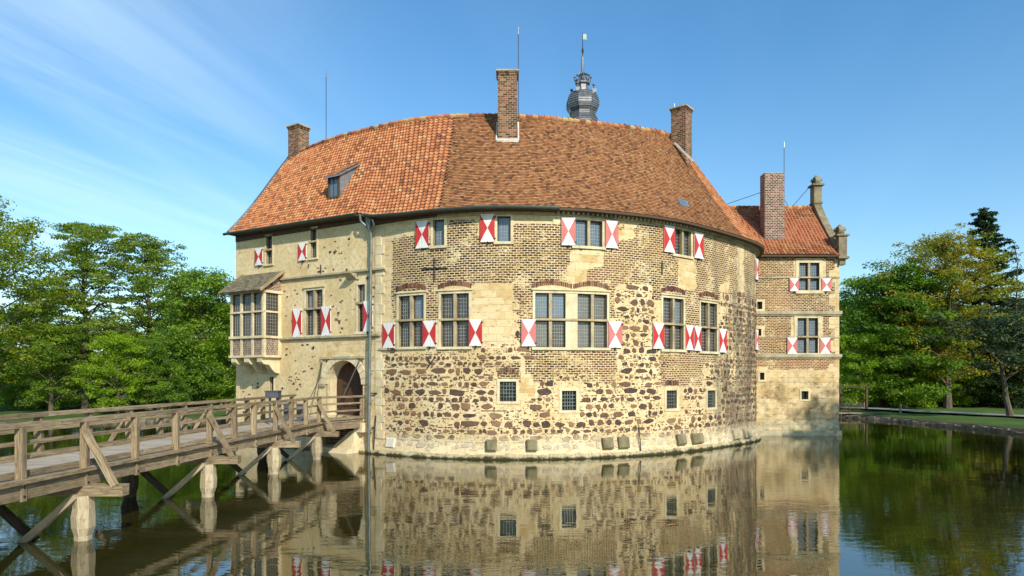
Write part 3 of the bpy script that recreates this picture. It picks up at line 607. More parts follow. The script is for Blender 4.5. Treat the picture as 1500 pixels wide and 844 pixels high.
# roof underlay, back slope, soffit
mb = MB()
T_ = np.linspace(0, tD, 160)
for a, b in zip(T_, T_[1:]):
    for v0, v1 in [(q_/10, (q_+1)/10) for q_ in range(10)]:
        P = [roofp(a, v0, -.05)[0], roofp(b, v0, -.05)[0], roofp(b, v1, -.05)[0], roofp(a, v1, -.05)[0]]; mb.face(P)
    ea, sa = eave_pt(a); eb, sb = eave_pt(b); ra, rb = ridge_pt(a), ridge_pt(b)
    ba = ra*2-ea; bb = rb*2-eb; ba.z = 12.2; bb.z = 12.2
    mb.face([rb, ra, ba, bb])
    wa, wb = TW.pt(sa, 3, -.2), TW.pt(sb, 3, -.2); wa.z = ea.z-.12; wb.z = eb.z-.12
    mb.face([ea-Vector((0, 0, .12)), wa, wb, eb-Vector((0, 0, .12))], None, 1)
    mb.face([ea-Vector((0, 0, .12)), eb-Vector((0, 0, .12)), eb, ea], None, 1)
mb.build('roof_underlay', [MAT['plain'], MAT['frame']], castle)
mb = MB()
T_ = np.linspace(0, tD, 60)
for a, b in zip(T_, T_[1:]):
    ea, sa = eave_pt(a, 0); eb, sb = eave_pt(b, 0); ra, rb = ridge_pt(a), ridge_pt(b); ba = ra*2-ea; bb = rb*2-eb
    mb.face([(bb.x, bb.y, -1.6), (ba.x, ba.y, -1.6), (ba.x, ba.y, 12.2), (bb.x, bb.y, 12.2)], [(sb, -1), (sa, -1), (sa, 12), (sb, 12)])
for t in (0, tD):
    e, s = eave_pt(t, -.01); r = ridge_pt(t); b = r*2-e
    mb.face([(e.x, e.y, -1.6), (b.x, b.y, -1.6), (b.x, b.y, 12.3), (r.x, r.y, RZ-.15), (e.x, e.y, 12.6)], [(0, -1.6), (9, -1.6), (9, 12.3), (4.5, 18.8), (0, 12.6)])
mb.build('courtyard_wall', MAT['sand'], castle)
# wooden wall plate under the higher eaves of the gate side
mb = MB(); TW.box(mb, 0, TW.s_(541), 12.25, 12.62, -.3, .035); TW.box(mb, TW.s_(545), TW.s_(640), 12.0, 12.26, .0, .10, step=.3); mb.build('wall_plate', MAT['frame'], castle)
# cornice under the eaves of the round front
mb = MB(); s = TW.s_(815)
while s < TW.len-.3: TW.box(mb, s, s+.12, 12.02, 12.14, 0, .22); s += .25
TW.box(mb, TW.s_(640), TW.len, 11.95, 12.02, 0, .07, step=.3); mb.build('cornice', MAT['sandd'], castle)
# ridge tiles
mb = MB(); rnd = random.Random(1)
D_ = RID_d; k = 0; acc = 0; S_ = np.concatenate([[0], np.cumsum(np.hypot(*np.diff(D_, axis=0).T))]); s = 0
while s < S_[-1]-.4:
    p = [Vector((np.interp(q, S_, D_[:, 0]), np.interp(q, S_, D_[:, 1]), RZ+rnd.uniform(-.0, .03))) for q in (s, s+.42)]
    mb.tube([p[0]+Vector((0, 0, .02)), p[1]+Vector((0, 0, -.02))], [.17, .14], 8, 0, rnd.random()); s += .36
mb.build('ridge_tiles', MAT['pant2'], castle)
# verge board at the left gable
mb = MB()
for v0, v1 in zip(np.linspace(0, 1, 9), np.linspace(0, 1, 9)[1:]):
    d = (eave_pt(.02)[0]-eave_pt(0)[0]).normalized()*-.10
    p0 = roofp(0, v0, -.03)[0]+d; p1 = roofp(0, v1, -.03)[0]+d; mb.bar(p0, p1, .08, .22, 0, .5); mb.bar(p0+Vector((0, 0, .13)), p1+Vector((0, 0, .13)), .22, .05, 1, .5)
mb.build('verge_board', [MAT['iron'], MAT['leadl']], castle)
# gutters
def gutter(sa, sb):
    mb = MB(); S = np.arange(sa, sb, .35); P = []
    for s in S: p = TW.pt(s, 3, .60); p.z = eave_z(s)-.05; P.append(p)
    mb.tube(P, .085, 8); mb.build('gutter', MAT['gutter'], castle)
gutter(-.35, TW.s_(536)); gutter(TW.s_(546), TW.s_(817))
# string courses
for nm, z_, sa, sb in (('string_course', 9.62, b0+.05, TW.s_(566)), ('string_course', 6.17, b0+.0, TW.s_(559))):
    mb = MB(); e = TW.s_(524)-.2 if z_ > 9 else sb
    TW.box(mb, sa, sb, z_, z_+.10, 0, .16, step=.6); TW.box(mb, sa, sb, z_-.07, z_, 0, .08, step=.6); mb.build(nm, MAT['sandd'], castle)
mb = MB(); TW.box(mb, TW.s_(556), TW.s_(573), 5.42, 5.53, .0, .10); mb.build('string_course', MAT['sandd'], castle)
# quoin strip by the drain pipe
mb = MB(); z_ = .8; k = 0
while z_ < 11.9:
    h = random.uniform(.4, .62); TW.box(mb, TW.s_(550.5), TW.s_(559 if k % 2 else 563), z_, min(11.95, z_+h-.015), 0, .045, t=random.random()); z_ += h; k += 1
mb.build('quoin', MAT['sand'], castle)
# brick relieving arches over the main windows
def flat_arch(wm, s0, s1, z, rise, h, mat, n=None, thick=.028):
    mb = MB(); n = n or int((s1-s0)/.095)
    for i in range(n):
        f = (i+.5)/n; zc = z+rise*(1-(2*f-1)**2); a = s0+(s1-s0)*i/n; b = a+(s1-s0)/n*.72
        wm.box(mb, a, b, zc, zc+h*random.uniform(.85, 1), -.02, thick, t=random.random())
    return mb
for w in TWIN:
    if w.z1-w.z0 > 2.3 and w.s0 > TW.s_(560):
        parts = [(w.s0-.15, w.s1+.15)] if not w.panel else [(w.s0-.15, (w.s0+w.s1)/2), ((w.s0+w.s1)/2+.05, w.s1+.15)]
        for a, b in parts: flat_arch(TW, a, b, w.z1+.23, .17, .24, None).build('brick_arch', MAT['redstone'] if 'redstone' in MAT else MAT['stone'], castle)
flat_arch(TW, TW.s_(729), TW.s_(760), TW.z_(745, 552), .22, .28, None).build('brick_arch', MAT['stone'], castle)
flat_arch(TW, TW.s_(974), TW.s_(994), TW.z_(985, 565), .03, .26, None).build('brick_arch', MAT['stone'], castle)
# stone bosses near the water
for x0, x1, y0, y1, mt in ((566, 580, 641, 656, 'pale'), (713, 728, 644, 660, 'mossy'), (771, 786, 644, 660, 'mossy'), (881, 896, 641, 657, 'mossy'), (904, 919, 640, 656, 'mossy'), (989, 1001, 636, 651, 'mossy'), (1011, 1026, 635, 649, 'mossy'), (1071, 1080, 630, 643, 'sandd'), (1087, 1096, 628, 641, 'sandd')):
    mb = MB(); a, b = TW.s_(x0), TW.s_(x1); c, d = TW.z_((x0+x1)/2, y1), TW.z_((x0+x1)/2, y0); q = .07
    g = TW.pt; o1 = .22 if mt != 'pale' else .08
    TW.box(mb, a, b, c, d, -.02, o1-.07, step=2)
    P = [g(a, c, o1-.07), g(b, c, o1-.07), g(b, d, o1-.07), g(a, d, o1-.07)]; Q = [g(a+q, c+q, o1), g(b-q, c+q, o1), g(b-q, d-q, o1), g(a+q, d-q, o1)]
    for k in range(4): mb.face([P[k], P[(k+1) % 4], Q[(k+1) % 4], Q[k]])
    mb.face(Q); mb.build('stone_boss', MAT[mt], castle)
# plinth ledge at the water
mb = MB(); S = np.arange(TW.s_(548), TW.len-.1, .42); rnd = random.Random(9)
for a, b in zip(S, S[1:]):
    j = rnd.uniform(-.02, .02); TW.box(mb, a, b-.01, -.6, .24+rnd.uniform(-.03, .03), -.2, .10+j, step=1, t=rnd.random())
mp = MT('plinth_stone', .9, .2); gp = mp.n('ShaderNodeNewGeometry').outputs['Position']; q1 = mp.noise(gp, 1.6, 6, .7); q2 = mp.noise(gp, 7, 5, .7)
cc_ = mp.ramp(q1, [(.3, (.27, .22, .12)), (.55, (.46, .38, .23)), (.75, (.55, .48, .33))]); cc_ = mp.mix(mp.rng(q2, .48, .68, 0, .7), cc_, (.15, .125, .07))
cc_ = mp.mix(mp.rng(mp.math('ADD', mp.sep(gp)[2], mp.math('MULTIPLY', mp.math('SUBTRACT', q1, .5), .45)), .17, .04), cc_, (.035, .032, .012)); mp.color(cc_); mp.bump(q2, .03, 1)
mb.build('plinth', mp.mat, castle)
# iron anchors
g = TW.pt
def anchor(segs):
    mb = MB()
    for (x0, y0), (x1, y1) in segs:
        s0, s1 = TW.s_(x0), TW.s_(x1); mb.bar(g(s0, TW.z_(x0, y0), .06), g(s1, TW.z_(x1, y1), .06), .05, .04, up=(0, -1, 0))
    mb.build('wall_anchor', MAT['iron'], castle)
anchor([((637, 378), (637, 411)), ((619, 394), (656, 393))]); anchor([((625, 522), (631, 531)), ((638, 523), (626, 540))])
anchor([((969, 384), (969, 402))]); anchor([((453, 387), (453, 392))]); anchor([((935, 625), (935, 662))]); anchor([((471, 388), (471, 401))])
# drain pipe with hopper and clamps
mb = MB(); sp = TW.s_(547.5); mb.tube([g(sp, .1, .2), g(sp, 11.2, .2), g(sp, 11.75, .24)], .075, 10)
for z_ in np.arange(1.2, 11, 1.55): mb.tube([g(sp, z_, .2), g(sp, z_+.07, .2)], .095, 10)
o = mb.build('drain_pipe', MAT['zinc'], castle)
mb = MB(); P = [(.30, 12.45), (.28, 12.0), (.10, 11.7)]
c = g(sp-.05, 0+2, .30); mb.lathe([(.0, 12.38), (.19, 12.36), (.17, 12.05), (.08, 11.7), (0, 11.7)], (c.x, c.y), 12)
mb.tube([g(sp-.45, 12.55, .58), g(sp-.45, 12.2, .5), g(sp-.2, 11.9, .32), g(sp-.05, 11.8, .3)], .06, 8); mb.tube([g(sp+.45, 12.15, .58), g(sp+.4, 11.9, .4), g(sp+.1, 11.65, .26)], .06, 8)
mb.build('hopper', MAT['zinc'], o)
mb = MB(); mb.bar(g(sp-.25, TW.z_(547, 576), .1), g(sp+.3, TW.z_(547, 576), .1), .06, .06); mb.tube([g(sp+.22, .2, .08), g(sp+.22, 2.0, .08)], .03, 6); mb.build('pipe_clamp', MAT['iron'], o)
# lamp bracket / stone spout on the gate front
mb = MB(); s_b = TW.s_(517); zc = TW.z_(517, 405)
mb.hexa([g(s_b-.35, zc-.18, .02), g(s_b+.3, zc-.18, .02), g(s_b+.3, zc-.18, -.1), g(s_b-.35, zc-.18, -.1), g(s_b-.2, zc+.1, .55), g(s_b+.35, zc+.1, .55), g(s_b+.35, zc+.16, -.1), g(s_b-.3, zc+.16, -.1)])
mb.build('stone_bracket', MAT['sandd'], castle)

# ------------------------------------------------------------------ gateway
mb = MB(); cs = (SL+SR)/2; rw = (SR-SL)/2; spring = DZ1-rw*1.0; n = 14; D0, D1_ = -.10, -.95
arc = [(cs-rw*.93*math.cos(math.pi*k/n), spring+rw*.93*math.sin(math.pi*k/n)) for k in range(n+1)]
for (x0, z0), (x1, z1) in zip(arc, arc[1:]):   # spandrel and intrados
    mb.face([g(x0, z0, D0), g(x1, z1, D0), g(x1, DZ1, D0), g(x0, DZ1, D0)]); mb.face([g(x0, z0, D0), g(x0, z0, D1_), g(x1, z1, D1_), g(x1, z1, D0)])
for sg, e in ((-1, SL), (1, SR)):
    j = cs+sg*rw*.93; a, b = sorted((j, e)); TW.box(mb, a, b, DZ0, DZ1, D1_, D0-.001, step=3)
o_arch = mb.build('gate_arch', MAT['sand'], castle)
mb = MB()
for k in range(n):   # moulded voussoirs
    a1, a2 = math.pi*(k+.04)/n, math.pi*(k+.96)/n
    q = lambda r, a, o: g(cs-r*math.cos(a), spring+r*math.sin(a)*1.0, o)
    r1, r2 = rw*.95, rw*1.24
    mb.hexa([q(r1, a1, D0+.16), q(r2, a1, D0+.16), q(r2, a1, D0-.05), q(r1, a1, D0-.05), q(r1, a2, D0+.16), q(r2, a2, D0+.16), q(r2, a2, D0-.05), q(r1, a2, D0-.05)])
mb.build('voussoirs', MAT['sand'], castle)
mb = MB(); sa, sb = TW.s_(473), TW.s_(534); TW.box(mb, sa-.1, sb+.05, DZ1+.02, DZ1+.14, 0, .12); TW.box(mb, sa-.1, sa, DZ1-1.0, DZ1+.02, 0, .09); TW.box(mb, sa-.25, SL-.0, spring-.12, spring, 0, .10)
mb.build('gate_hood', MAT['sandd'], castle)
mb = MB(); nb = 9
arcp = [(cs-rw*.93*math.cos(math.pi*k/24), spring+rw*.93*math.sin(math.pi*k/24)) for k in range(25)]
for (x0, z0), (x1, z1) in zip(arcp, arcp[1:]):
    o = -.72 - (.0 if int((x0-SL)/.27) % 2 else .012)
    mb.face([g(x0, DZ0, o), g(x1, DZ0, o), g(x1, z1, o), g(x0, z0, o)], [(DZ0, x0), (DZ0, x1), (z1, x1), (z0, x0)])
o_d = mb.build('gate_door', MAT['door'], castle)
mb = MB()
for z_ in (DZ0+.5, DZ0+1.6): TW.box(mb, cs-.75, cs+.75, z_, z_+.07, -.72, -.69, step=2)
mb.build('door_strap', MAT['iron'], o_d)
mb = MB()
for (xa, ya, oa, xb, yb, ob) in ((473, 530, .1, 449, 577, 1.6), (474, 532, .1, 455, 576, 1.2)): mb.tube([g(TW.s_(xa), TW.z_(xa, ya), oa), g(TW.s_(xa), TW.z_(xa, ya), oa).lerp(Vector((-10.3, 35.9, 3.0)), .5)-Vector((0, 0, .05)), Vector((-10.6 if xa == 473 else -10.25, 35.9, 2.95))], .022, 5)
mb.tube([g(TW.s_(528), TW.z_(528, 528), .08), Vector((-9.0, 34.9, 2.2))], .035, 6)
mb.build('drawbridge_chain', MAT['rope'], castle)
mb = MB(); TW.box(mb, TW.s_(472)-.05, TW.s_(527)+.05, -.5, 1.7, -.55, -.52, step=3); mb.build('brick_recess', MAT['brick'], castle)
mb = MB()   # stone threshold, corbels and sloped footing
TW.box(mb, TW.s_(470), TW.s_(534), 1.63, 1.85, -.6, .12); 
for x in (472, 531): TW.box(mb, TW.s_(x)-.25, TW.s_(x)+.35, 1.1, 1.6, 0, .4)
sa, sb = TW.s_(474), TW.s_(529)
mb.hexa([g(sa, -.5, .8), g(sb, -.5, .9), g(sb, -.5, -.6), g(sa, -.5, -.6), g(sa, .25, .75), g(sb, .25, .85), g(sb, .25, -.6), g(sa, .25, -.6)])
mb.hexa([g(sb-1.4, .25, .6), g(sb, .25, .6), g(sb, .25, -.5), g(sb-1.4, .25, -.5), g(sb-.35, 1.15, .45), g(sb, 1.2, .45), g(sb, 1.2, -.5), g(sb-.35, 1.15, -.5)])
mb.build('gate_footing', MAT['sand'], castle)

# ------------------------------------------------------------------ oriel
oriel = MB(); B = lambda *a, **k: TW.box(oriel, *a, **k); OP = 1.24; L2 = OP
zb, zs, zt, ze = 5.25, 6.33, 7.75, 8.92
p = .17
edges = np.linspace(a0, b0, 4)
for i, e in enumerate(edges): B(e-(0 if i == 0 else p/2 if i < 3 else p), e+(p if i == 0 else p/2 if i < 3 else 0), zb, ze, OP-p, OP)
for (z0_, z1_) in ((zb-.12, zb), (zs-.1, zs+.04), (ze-.1, ze+.05)): B(a0-.07, b0+.07, z0_, z1_, 0, OP+.07)
B(a0, b0, zt-.05, zt+.05, OP-p, OP+.035)
for e in (a0, b0-p):   # side posts
    B(e, e+p, zb, ze, 0, .2); B(e, e+p, zt-.05, zt+.05, .2, OP-p)
orb = oriel.build('oriel', MAT['sand'], castle, label='half timbered oriel on stone corbels at the left corner')
mb = MB()
for q_ in [(edges[i]+p*.6, edges[i+1]-p*.6, zb, zs-.1, OP-.12, OP-.04) for i in range(3)]+[(b0-.10, b0-.03, zb, zs-.1, .2, OP-p), (a0+.03, a0+.10, zb, zs-.1, .2, OP-p)]:
    mb = MB(); TW.box(mb, *q_); mb.build('brick_panel', MAT['brick2'], orb)
mb = MB(); TW.box(mb, b0-.12, b0-.02, ze+.05, ze+.35, 0, OP-.2); TW.box(mb, b0-.12, b0-.02, ze+.35, ze+.75, 0, OP-.65); mb.build('gable_infill', MAT['brick2'], orb)
fr = MB(); pn = MB(); lt = MB()
def pane_front(a, b, c, d, o):
    f = .04
    for q in ((a, a+f, c, d), (b-f, b, c, d), (a+f, b-f, c, c+f), (a+f, b-f, d-f, d)): TW.box(fr, *q, o-.05, o)
    TW.box(pn, a+f, b-f, c+f, d-f, o-.06, o-.035)
    for i in range(1, 4): x = a+(b-a)*i/4; TW.box(lt, x-.006, x+.006, c+f, d-f, o-.035, o-.02)
    n = max(3, round((d-c)/.2))
    for i in range(1, n): x = c+(d-c)*i/n; TW.box(lt, a+f, b-f, x-.006, x+.006, o-.0335, o-.0185)
for i in range(3):
    a = edges[i]+(p if i == 0 else p/2); b = edges[i+1]-(p if i == 2 else p/2)
    pane_front(a, b, zs+.04, zt-.05, OP-.07); pane_front(a, b, zt+.05, ze-.1, OP-.07)
def pane_side(s, c, d, sg):
    f = .05; o0, o1 = .2, OP-p
    for q in ((o0, o0+f, c, d), (o1-f, o1, c, d), (o0+f, o1-f, c, c+f), (o0+f, o1-f, d-f, d)): TW.box(fr, s-.03, s+.03, q[2], q[3], q[0], q[1])
    TW.box(pn, s-.01, s+.01, c+f, d-f, o0+f, o1-f)
    for i in range(1, 5): x = o0+(o1-o0)*i/5; TW.box(lt, s-.02, s+.02, c+f, d-f, x-.006, x+.006)
    n = max(3, round((d-c)/.2))
    for i in range(1, n): x = c+(d-c)*i/n; TW.box(lt, s-.022, s+.022, x-.006, x+.006, o0+f, o1-f)
for s, sg in ((b0-.08, 1), (a0+.08, -1)): pane_side(s, zs+.04, zt-.05, sg); pane_side(s, zt+.05, ze-.1, sg)
fr.build('window_frame', MAT['frame'], orb); pn.build('pane', MAT['glass'], orb); lt.build('lead_lattice', MAT['lat'], orb)
for e in (a0+.12, (a0+b0)/2-.2, b0-.55):   # scrolled corbels
    mb = MB(); pr = [(0, zb-.12), (OP+.02, zb-.12), (OP+.02, zb-.38), (OP-.12, zb-.5), (.75, zb-.55), (.55, zb-.8), (.35, zb-.98), (0, zb-1.05)]
    f1 = [g(e, z_, o) for o, z_ in pr]; f2 = [g(e+.42, z_, o) for o, z_ in pr]; mb.face(f1[::-1]); mb.face(f2)
    for k in range(len(pr)): mb.face([f1[k], f2[k], f2[(k+1) % len(pr)], f1[(k+1) % len(pr)]])
    mb.build('corbel', MAT['sand'], orb)
mb = MB(); nr = 13; rnd = random.Random(2); zr1 = 10.15; oe = OP+.42; ze_ = ze-.02
for j in range(nr):
    f0, f1_ = j/nr, (j+1.15)/nr
    nc = 18
    for i in range(nc):
        x0 = a0-.42+(b0-a0+.7)*(i+(j % 2)*.5)/nc; x1 = x0+(b0-a0+.7)/nc*.96; x1 = min(x1, b0+.30); q = lambda x, f, l: g(x+max(0, f)*0+.0, ze_+(zr1-ze_)*f+l, oe*(1-f)+.02)
        mb.face([q(x0, f0, .05), q(x1, f0, .05), q(x1, f1_, .01), q(x0, f1_, .01)], None, 0, rnd.random()); mb.face([q(x0, f0, .0), q(x1, f0, .0), q(x1, f0, .05), q(x0, f0, .05)], None, 0, rnd.random()*.4)
q = lambda x, f, l=0: g(x, ze_+(zr1-ze_)*f+l, oe*(1-f)+.02)
mb.face([q(a0-.42, 0, -.06), q(a0-.42, 1, -.06), q(b0+.3, 1, -.06), q(b0+.3, 0, -.06)], None, 1)
mb.build('oriel_roof', [MAT['slate'], MAT['frame']], orb)
mb = MB()
for x in (b0+.28, a0-.42): mb.bar(q(x, -.02, .0), q(x, 1, .0), .05, .16, up=(0, 0, 1))
mb.build('verge_board', MAT['wood'], orb)

# ------------------------------------------------------------------ chimneys, dormer, rods, cupola
def chimney(parent, cx_, cy_, w, d, z0, z1, mat='brick', rot=0, cap=True, lab=None, base=None):
    mb = MB(); c, s = math.cos(rot), math.sin(rot)
    def bx(w_, d_, za, zb_, m, jj=0):
        P = []
        for z_ in (za, zb_):
            for a, b in ((-1, -1), (1, -1), (1, 1), (-1, 1)):
                x, y = a*w_/2, b*d_/2; P.append((cx_+x*c-y*s, cy_+x*s+y*c, z_))
        mb.hexa(P, m, .5, (0, 0)) if m == 0 else mb.hexa(P, m)
    # brick courses with uv in metres
    for k in range(4):
        a, b = [(-1, -1), (1, -1), (1, 1), (-1, 1)][k], [(-1, -1), (1, -1), (1, 1), (-1, 1)][(k+1) % 4]
        pa = (cx_+a[0]*w/2*c-a[1]*d/2*s, cy_+a[0]*w/2*s+a[1]*d/2*c); pb = (cx_+b[0]*w/2*c-b[1]*d/2*s, cy_+b[0]*w/2*s+b[1]*d/2*c); l = w if k % 2 == 0 else d
        mb.face([(*pa, z0), (*pb, z0), (*pb, z1), (*pa, z1)], [(0, z0), (l, z0), (l, z1), (0, z1)], 0)
    o = mb.build('chimney', MAT[mat], parent, label=lab)
    mb2 = mb; mb = MB(); 
    if cap:
        bx(w+.05, d+.05, z1-.2, z1-.1, 0); bx(w+.12, d+.12, z1-.1, z1-.02, 0); bx(w+.2, d+.2, z1-.02, z1+.07, 1); bx(w*.6, d*.6, z1+.07, z1+.12, 2); mb.build('chimney_cap', [MAT[mat], MAT['sandd'], MAT['dark']], o)
    else: bx(w+.02, d+.02, z1, z1+.05, 0); mb.build('chimney_cap', MAT['sandd'], o)
    if base:
        mb = MB(); bx(w+.16, d+.16, z0, base, 1); mb.m = [0]*len(mb.f); mb.build('flashing', MAT['mortar'], o)
    return o
chimney(castle, -14.35, 45.9, 1.0, .9, 17.3, 20.75, rot=-.55, lab='short brick chimney on the left gable')
rp, _ = roofp(t_of_s(TW.s_(742)), .74); D_c = 37.6
chimney(castle, -.25, 37.9, 1.05, 1.0, 16.4, CAMH+(550-104)*.0374, lab='tall brick chimney in the middle of the roof')
mb = MB(); mb.box(-.86, .36, 37.28, 37.36, 16.75, 17.05); mb.bar((-.85, 37.3, 16.9), (-.85, 38.5, 18.35), .08, .12); mb.bar((.35, 37.3, 16.9), (.35, 38.5, 18.35), .08, .12); mb.build('flashing', MAT['mortar'], castle)
chimney(castle, 10.45, 42.1, .95, .95, 16.5, CAMH+(550-161)*.0421, rot=-.65, lab='brick chimney at the right end of the ridge')
mb = MB(); mb.bar((9.95, 41.75, 18.3), (10.85, 40.9, 16.9), .14, .1); mb.build('flashing', MAT['mortar'], castle)
def rod(x, y, z0, z1, par=castle):
    mb = MB(); mb.tube([(x, y, z0), (x, y, z1-.35)], .022, 5, 0); mb.tube([(x, y, z1-.4), (x, y, z1)], .035, 5, 1); mb.build('lightning_rod', [MAT['iron'], MAT['leadl']], par)
rod(-.2730*43.2, 43.3, 18.9, CAMH+(550-103)*.0432); rod(.008*38.6+.05, 38.6, 17.9, CAMH+(550-40)*.0386); rod(.239*42.1, 42.3, 19.5, CAMH+(550-150)*.0421)
# cupola
mb = MB(); cc = (.1035*49, 49.0); sc = .0488; Y = lambda y: CAMH+(550-y)*.049
px = [(25, 205), (24.5, 181), (23, 177), (20, 171), (20, 166), (23, 162), (25.2, 157), (25, 150), (22.8, 143), (20, 138.5), (14, 136.5), (9, 135), (8.5, 126), (8, 120)]
def subp(P):
    o = []
    for a, b in zip(P, P[1:]):
        n = max(1, int(abs(a[1]-b[1])/2.4))
        for k in range(n):
            f = k/n; r = a[0]+(b[0]-a[0])*f; y = a[1]+(b[1]-a[1])*f; o += [(r*sc, Y(y)), ((r+(b[0]-a[0])/n-.7)*sc, Y(y+(b[1]-a[1])/n*.95))]
    o.append((P[-1][0]*sc, Y(P[-1][1]))); return o
ph = R(22.5)+.05
mb.lathe(subp(px[:10])+[(r*sc, Y(y)) for r, y in px[10:]], cc, 8, 0, ph)
cup = mb.build('cupola', MAT['lead'], castle, label='slate onion cupola behind the ridge')
mb = MB()
for k in range(4):
    a = ph+R(22.5)+k*math.pi/2+.2; x, y = cc[0]+math.cos(a)*18*sc, cc[1]+math.sin(a)*18*sc
    mb.bar((x, y, Y(140)), (x, y, Y(134.5)), .30, .26, up=(0, 1, 0)); mb.tube([(x, y, Y(133)), (x, y, Y(129))], .06, 6); mb.lathe([(0, Y(130.5)), (.12, Y(129)), (.12, Y(127.5)), (0, Y(126))], (x, y), 8)
mb.build('dormer_hood', MAT['leadm'], cup)
mb = MB(); mb.lathe([(8*sc, Y(126)), (11*sc, Y(124)), (11*sc, Y(122)), (7.5*sc, Y(119)), (6*sc, Y(116)), (3*sc, Y(110)), (2.2*sc, Y(106)), (2.0*sc, Y(84)), (.8*sc, Y(82))], cc, 10)
for k in range(8):
    a = k*math.pi/4; pts = [(cc[0]+math.cos(a)*r*sc, cc[1]+math.sin(a)*r*sc, Y(y)) for r, y in ((9, 123), (11.5, 119), (12, 114), (8, 110.5), (4, 109), (2, 107))]; mb.tube(pts, .05, 6)
    x, y = pts[2][:2]; mb.lathe([(0, Y(115.5)), (.1, Y(114)), (0, Y(112))], (x, y), 6)
mb.build('crown', MAT['leadm'], cup)
mb = MB(); mb.lathe([(.8*sc, Y(84)), (.6*sc, Y(79)), (1.6*sc, Y(76)), (1.6*sc, Y(73)), (.6*sc, Y(70)), (.5*sc, Y(49)), (0, Y(48))], cc, 8)
mb.build('spire', MAT['iron'], cup)
mb = MB(); mb.box(cc[0]+.02, cc[0]+.26, cc[1]-.012, cc[1]+.012, Y(58), Y(50)); mb.bar((cc[0]+.25, cc[1], Y(51)), (cc[0]+.30, cc[1], Y(59)), .03, .02); mb.build('weather_vane', MAT['verdigris'], cup)
# dormer
def at(px_, y_, D): return Vector(((px_-750)*D/1000, D, CAMH+(550-y_)*D/1000))
td_ = t_of_s(TW.s_(462)); vd = .26
base, nn = roofp(td_, vd); Td = (eave_pt(td_+.05)[0]-eave_pt(td_-.05)[0]); Td.z = 0; Td.normalize(); Nd = Vector((Td.y, -Td.x, 0))

def find_roof(px_, y_, t0, t1):
    best = (9e9,)
    for t in np.linspace(t0, t1, 60):
        for v in np.linspace(.05, .95, 60):
            p_, _ = roofp(t, v); e = (750+1000*p_.x/p_.y-px_)**2+(550-(p_.z-CAMH)*1000/p_.y-y_)**2
            if e < best[0]: best = (e, t, v, p_)
    return best
_, td_, vd, c0 = find_roof(489.5, 291, .3, 3.5)
Td = (eave_pt(td_+.05)[0]-eave_pt(td_-.05)[0]); Td.z = 0; Td.normalize(); Nd = Vector((Td.y, -Td.x, 0))
def dp(a, b, c): return c0+Td*a+Nd*b+Vector((0, 0, c))
wd_, hd_, dd = .44, 1.28, 1.75
mb = MB()
for sg in (-1, 1):
    P = [dp(sg*wd_, .05, -.1), dp(sg*wd_, -dd, hd_+.62*dd), dp(sg*wd_, .05, hd_)]; P2 = [q_+Td*(-sg*.05) for q_ in P]; mb.face(P if sg > 0 else P[::-1]); mb.face(P2[::-1] if sg > 0 else P2)
dm = mb.build('dormer', MAT['leadl'], castle, label='small shed dormer with lead cheeks on the pantiled roof')
mb = MB()
for q_ in ((-wd_, -wd_+.12, -.05, hd_), (wd_-.12, wd_, -.05, hd_), (-wd_+.12, wd_-.12, -.05, .08), (-wd_+.12, wd_-.12, hd_-.12, hd_)):
    mb.hexa([dp(q_[0], .1, q_[2]), dp(q_[1], .1, q_[2]), dp(q_[1], 0, q_[2]), dp(q_[0], 0, q_[2]), dp(q_[0], .1, q_[3]), dp(q_[1], .1, q_[3]), dp(q_[1], 0, q_[3]), dp(q_[0], 0, q_[3])])
mb.hexa([dp(-.02, .08, .08), dp(.0, .08, .08), dp(.0, .04, .08), dp(-.02, .04, .08), dp(-.02, .08, hd_-.1), dp(.0, .08, hd_-.1), dp(.0, .04, hd_-.1), dp(-.02, .04, hd_-.1)])
mb.build('window_frame', MAT['frame'], dm)
mb = MB(); mb.face([dp(-.3, .045, .08), dp(.3, .045, .08), dp(.3, .045, hd_-.12), dp(-.3, .045, hd_-.12)]); mb.build('pane', MAT['glassb'], dm)
mb = MB(); u_ = wd_+.14
P = [dp(-u_, .3, hd_-.19), dp(u_, .3, hd_-.19), dp(u_, -dd-.1, hd_+.62*(dd+.1)), dp(-u_, -dd-.1, hd_+.62*(dd+.1))]; mb.hexa(P+[q_+Vector((0, 0, .07)) for q_ in P]); mb.build('dormer_roof', MAT['leadl'], dm)
mb = MB()
for i in range(5):
    for j in range(6):
        f0, f1_ = j/6, (j+1.1)/6; x0 = -u_+.08+i*(2*u_-.2)/5; x1 = x0+(2*u_-.2)/5*.95; q_ = lambda x, f, l: dp(x, .3-f*(dd+.4), hd_-.19+.08+.62*f*(dd+.4)+l)
        mb.face([q_(x0, f0, .07), q_(x1, f0, .07), q_(x1, f1_, .03), q_(x0, f1_, .03)], None, 0, random.random()); mb.face([q_(x0, f0, 0), q_(x1, f0, 0), q_(x1, f0, .07), q_(x0, f0, .07)], None, 0, .3)
mb.build('dormer_tiles', MAT['pantile'], dm)
# skylight
_, ts, vs_, _ = find_roof(1000, 300, 6, 11); mb = MB(); mb2 = MB()
P = [roofp(ts+a, b, .10)[0] for a, b in ((-.09, vs_-.035), (.06, vs_-.035), (.06, vs_+.035), (-.09, vs_+.035))]
mb.hexa([q_-roofp(ts, .2)[1]*.1 for q_ in P]+P); sk = mb.build('skylight', MAT['leadl'], castle)
c = sum(P, Vector())/4; mb2.face([c+(q_-c)*.78+roofp(ts, .2)[1]*.006 for q_ in P]); mb2.build('pane', MAT['glassb'], sk)

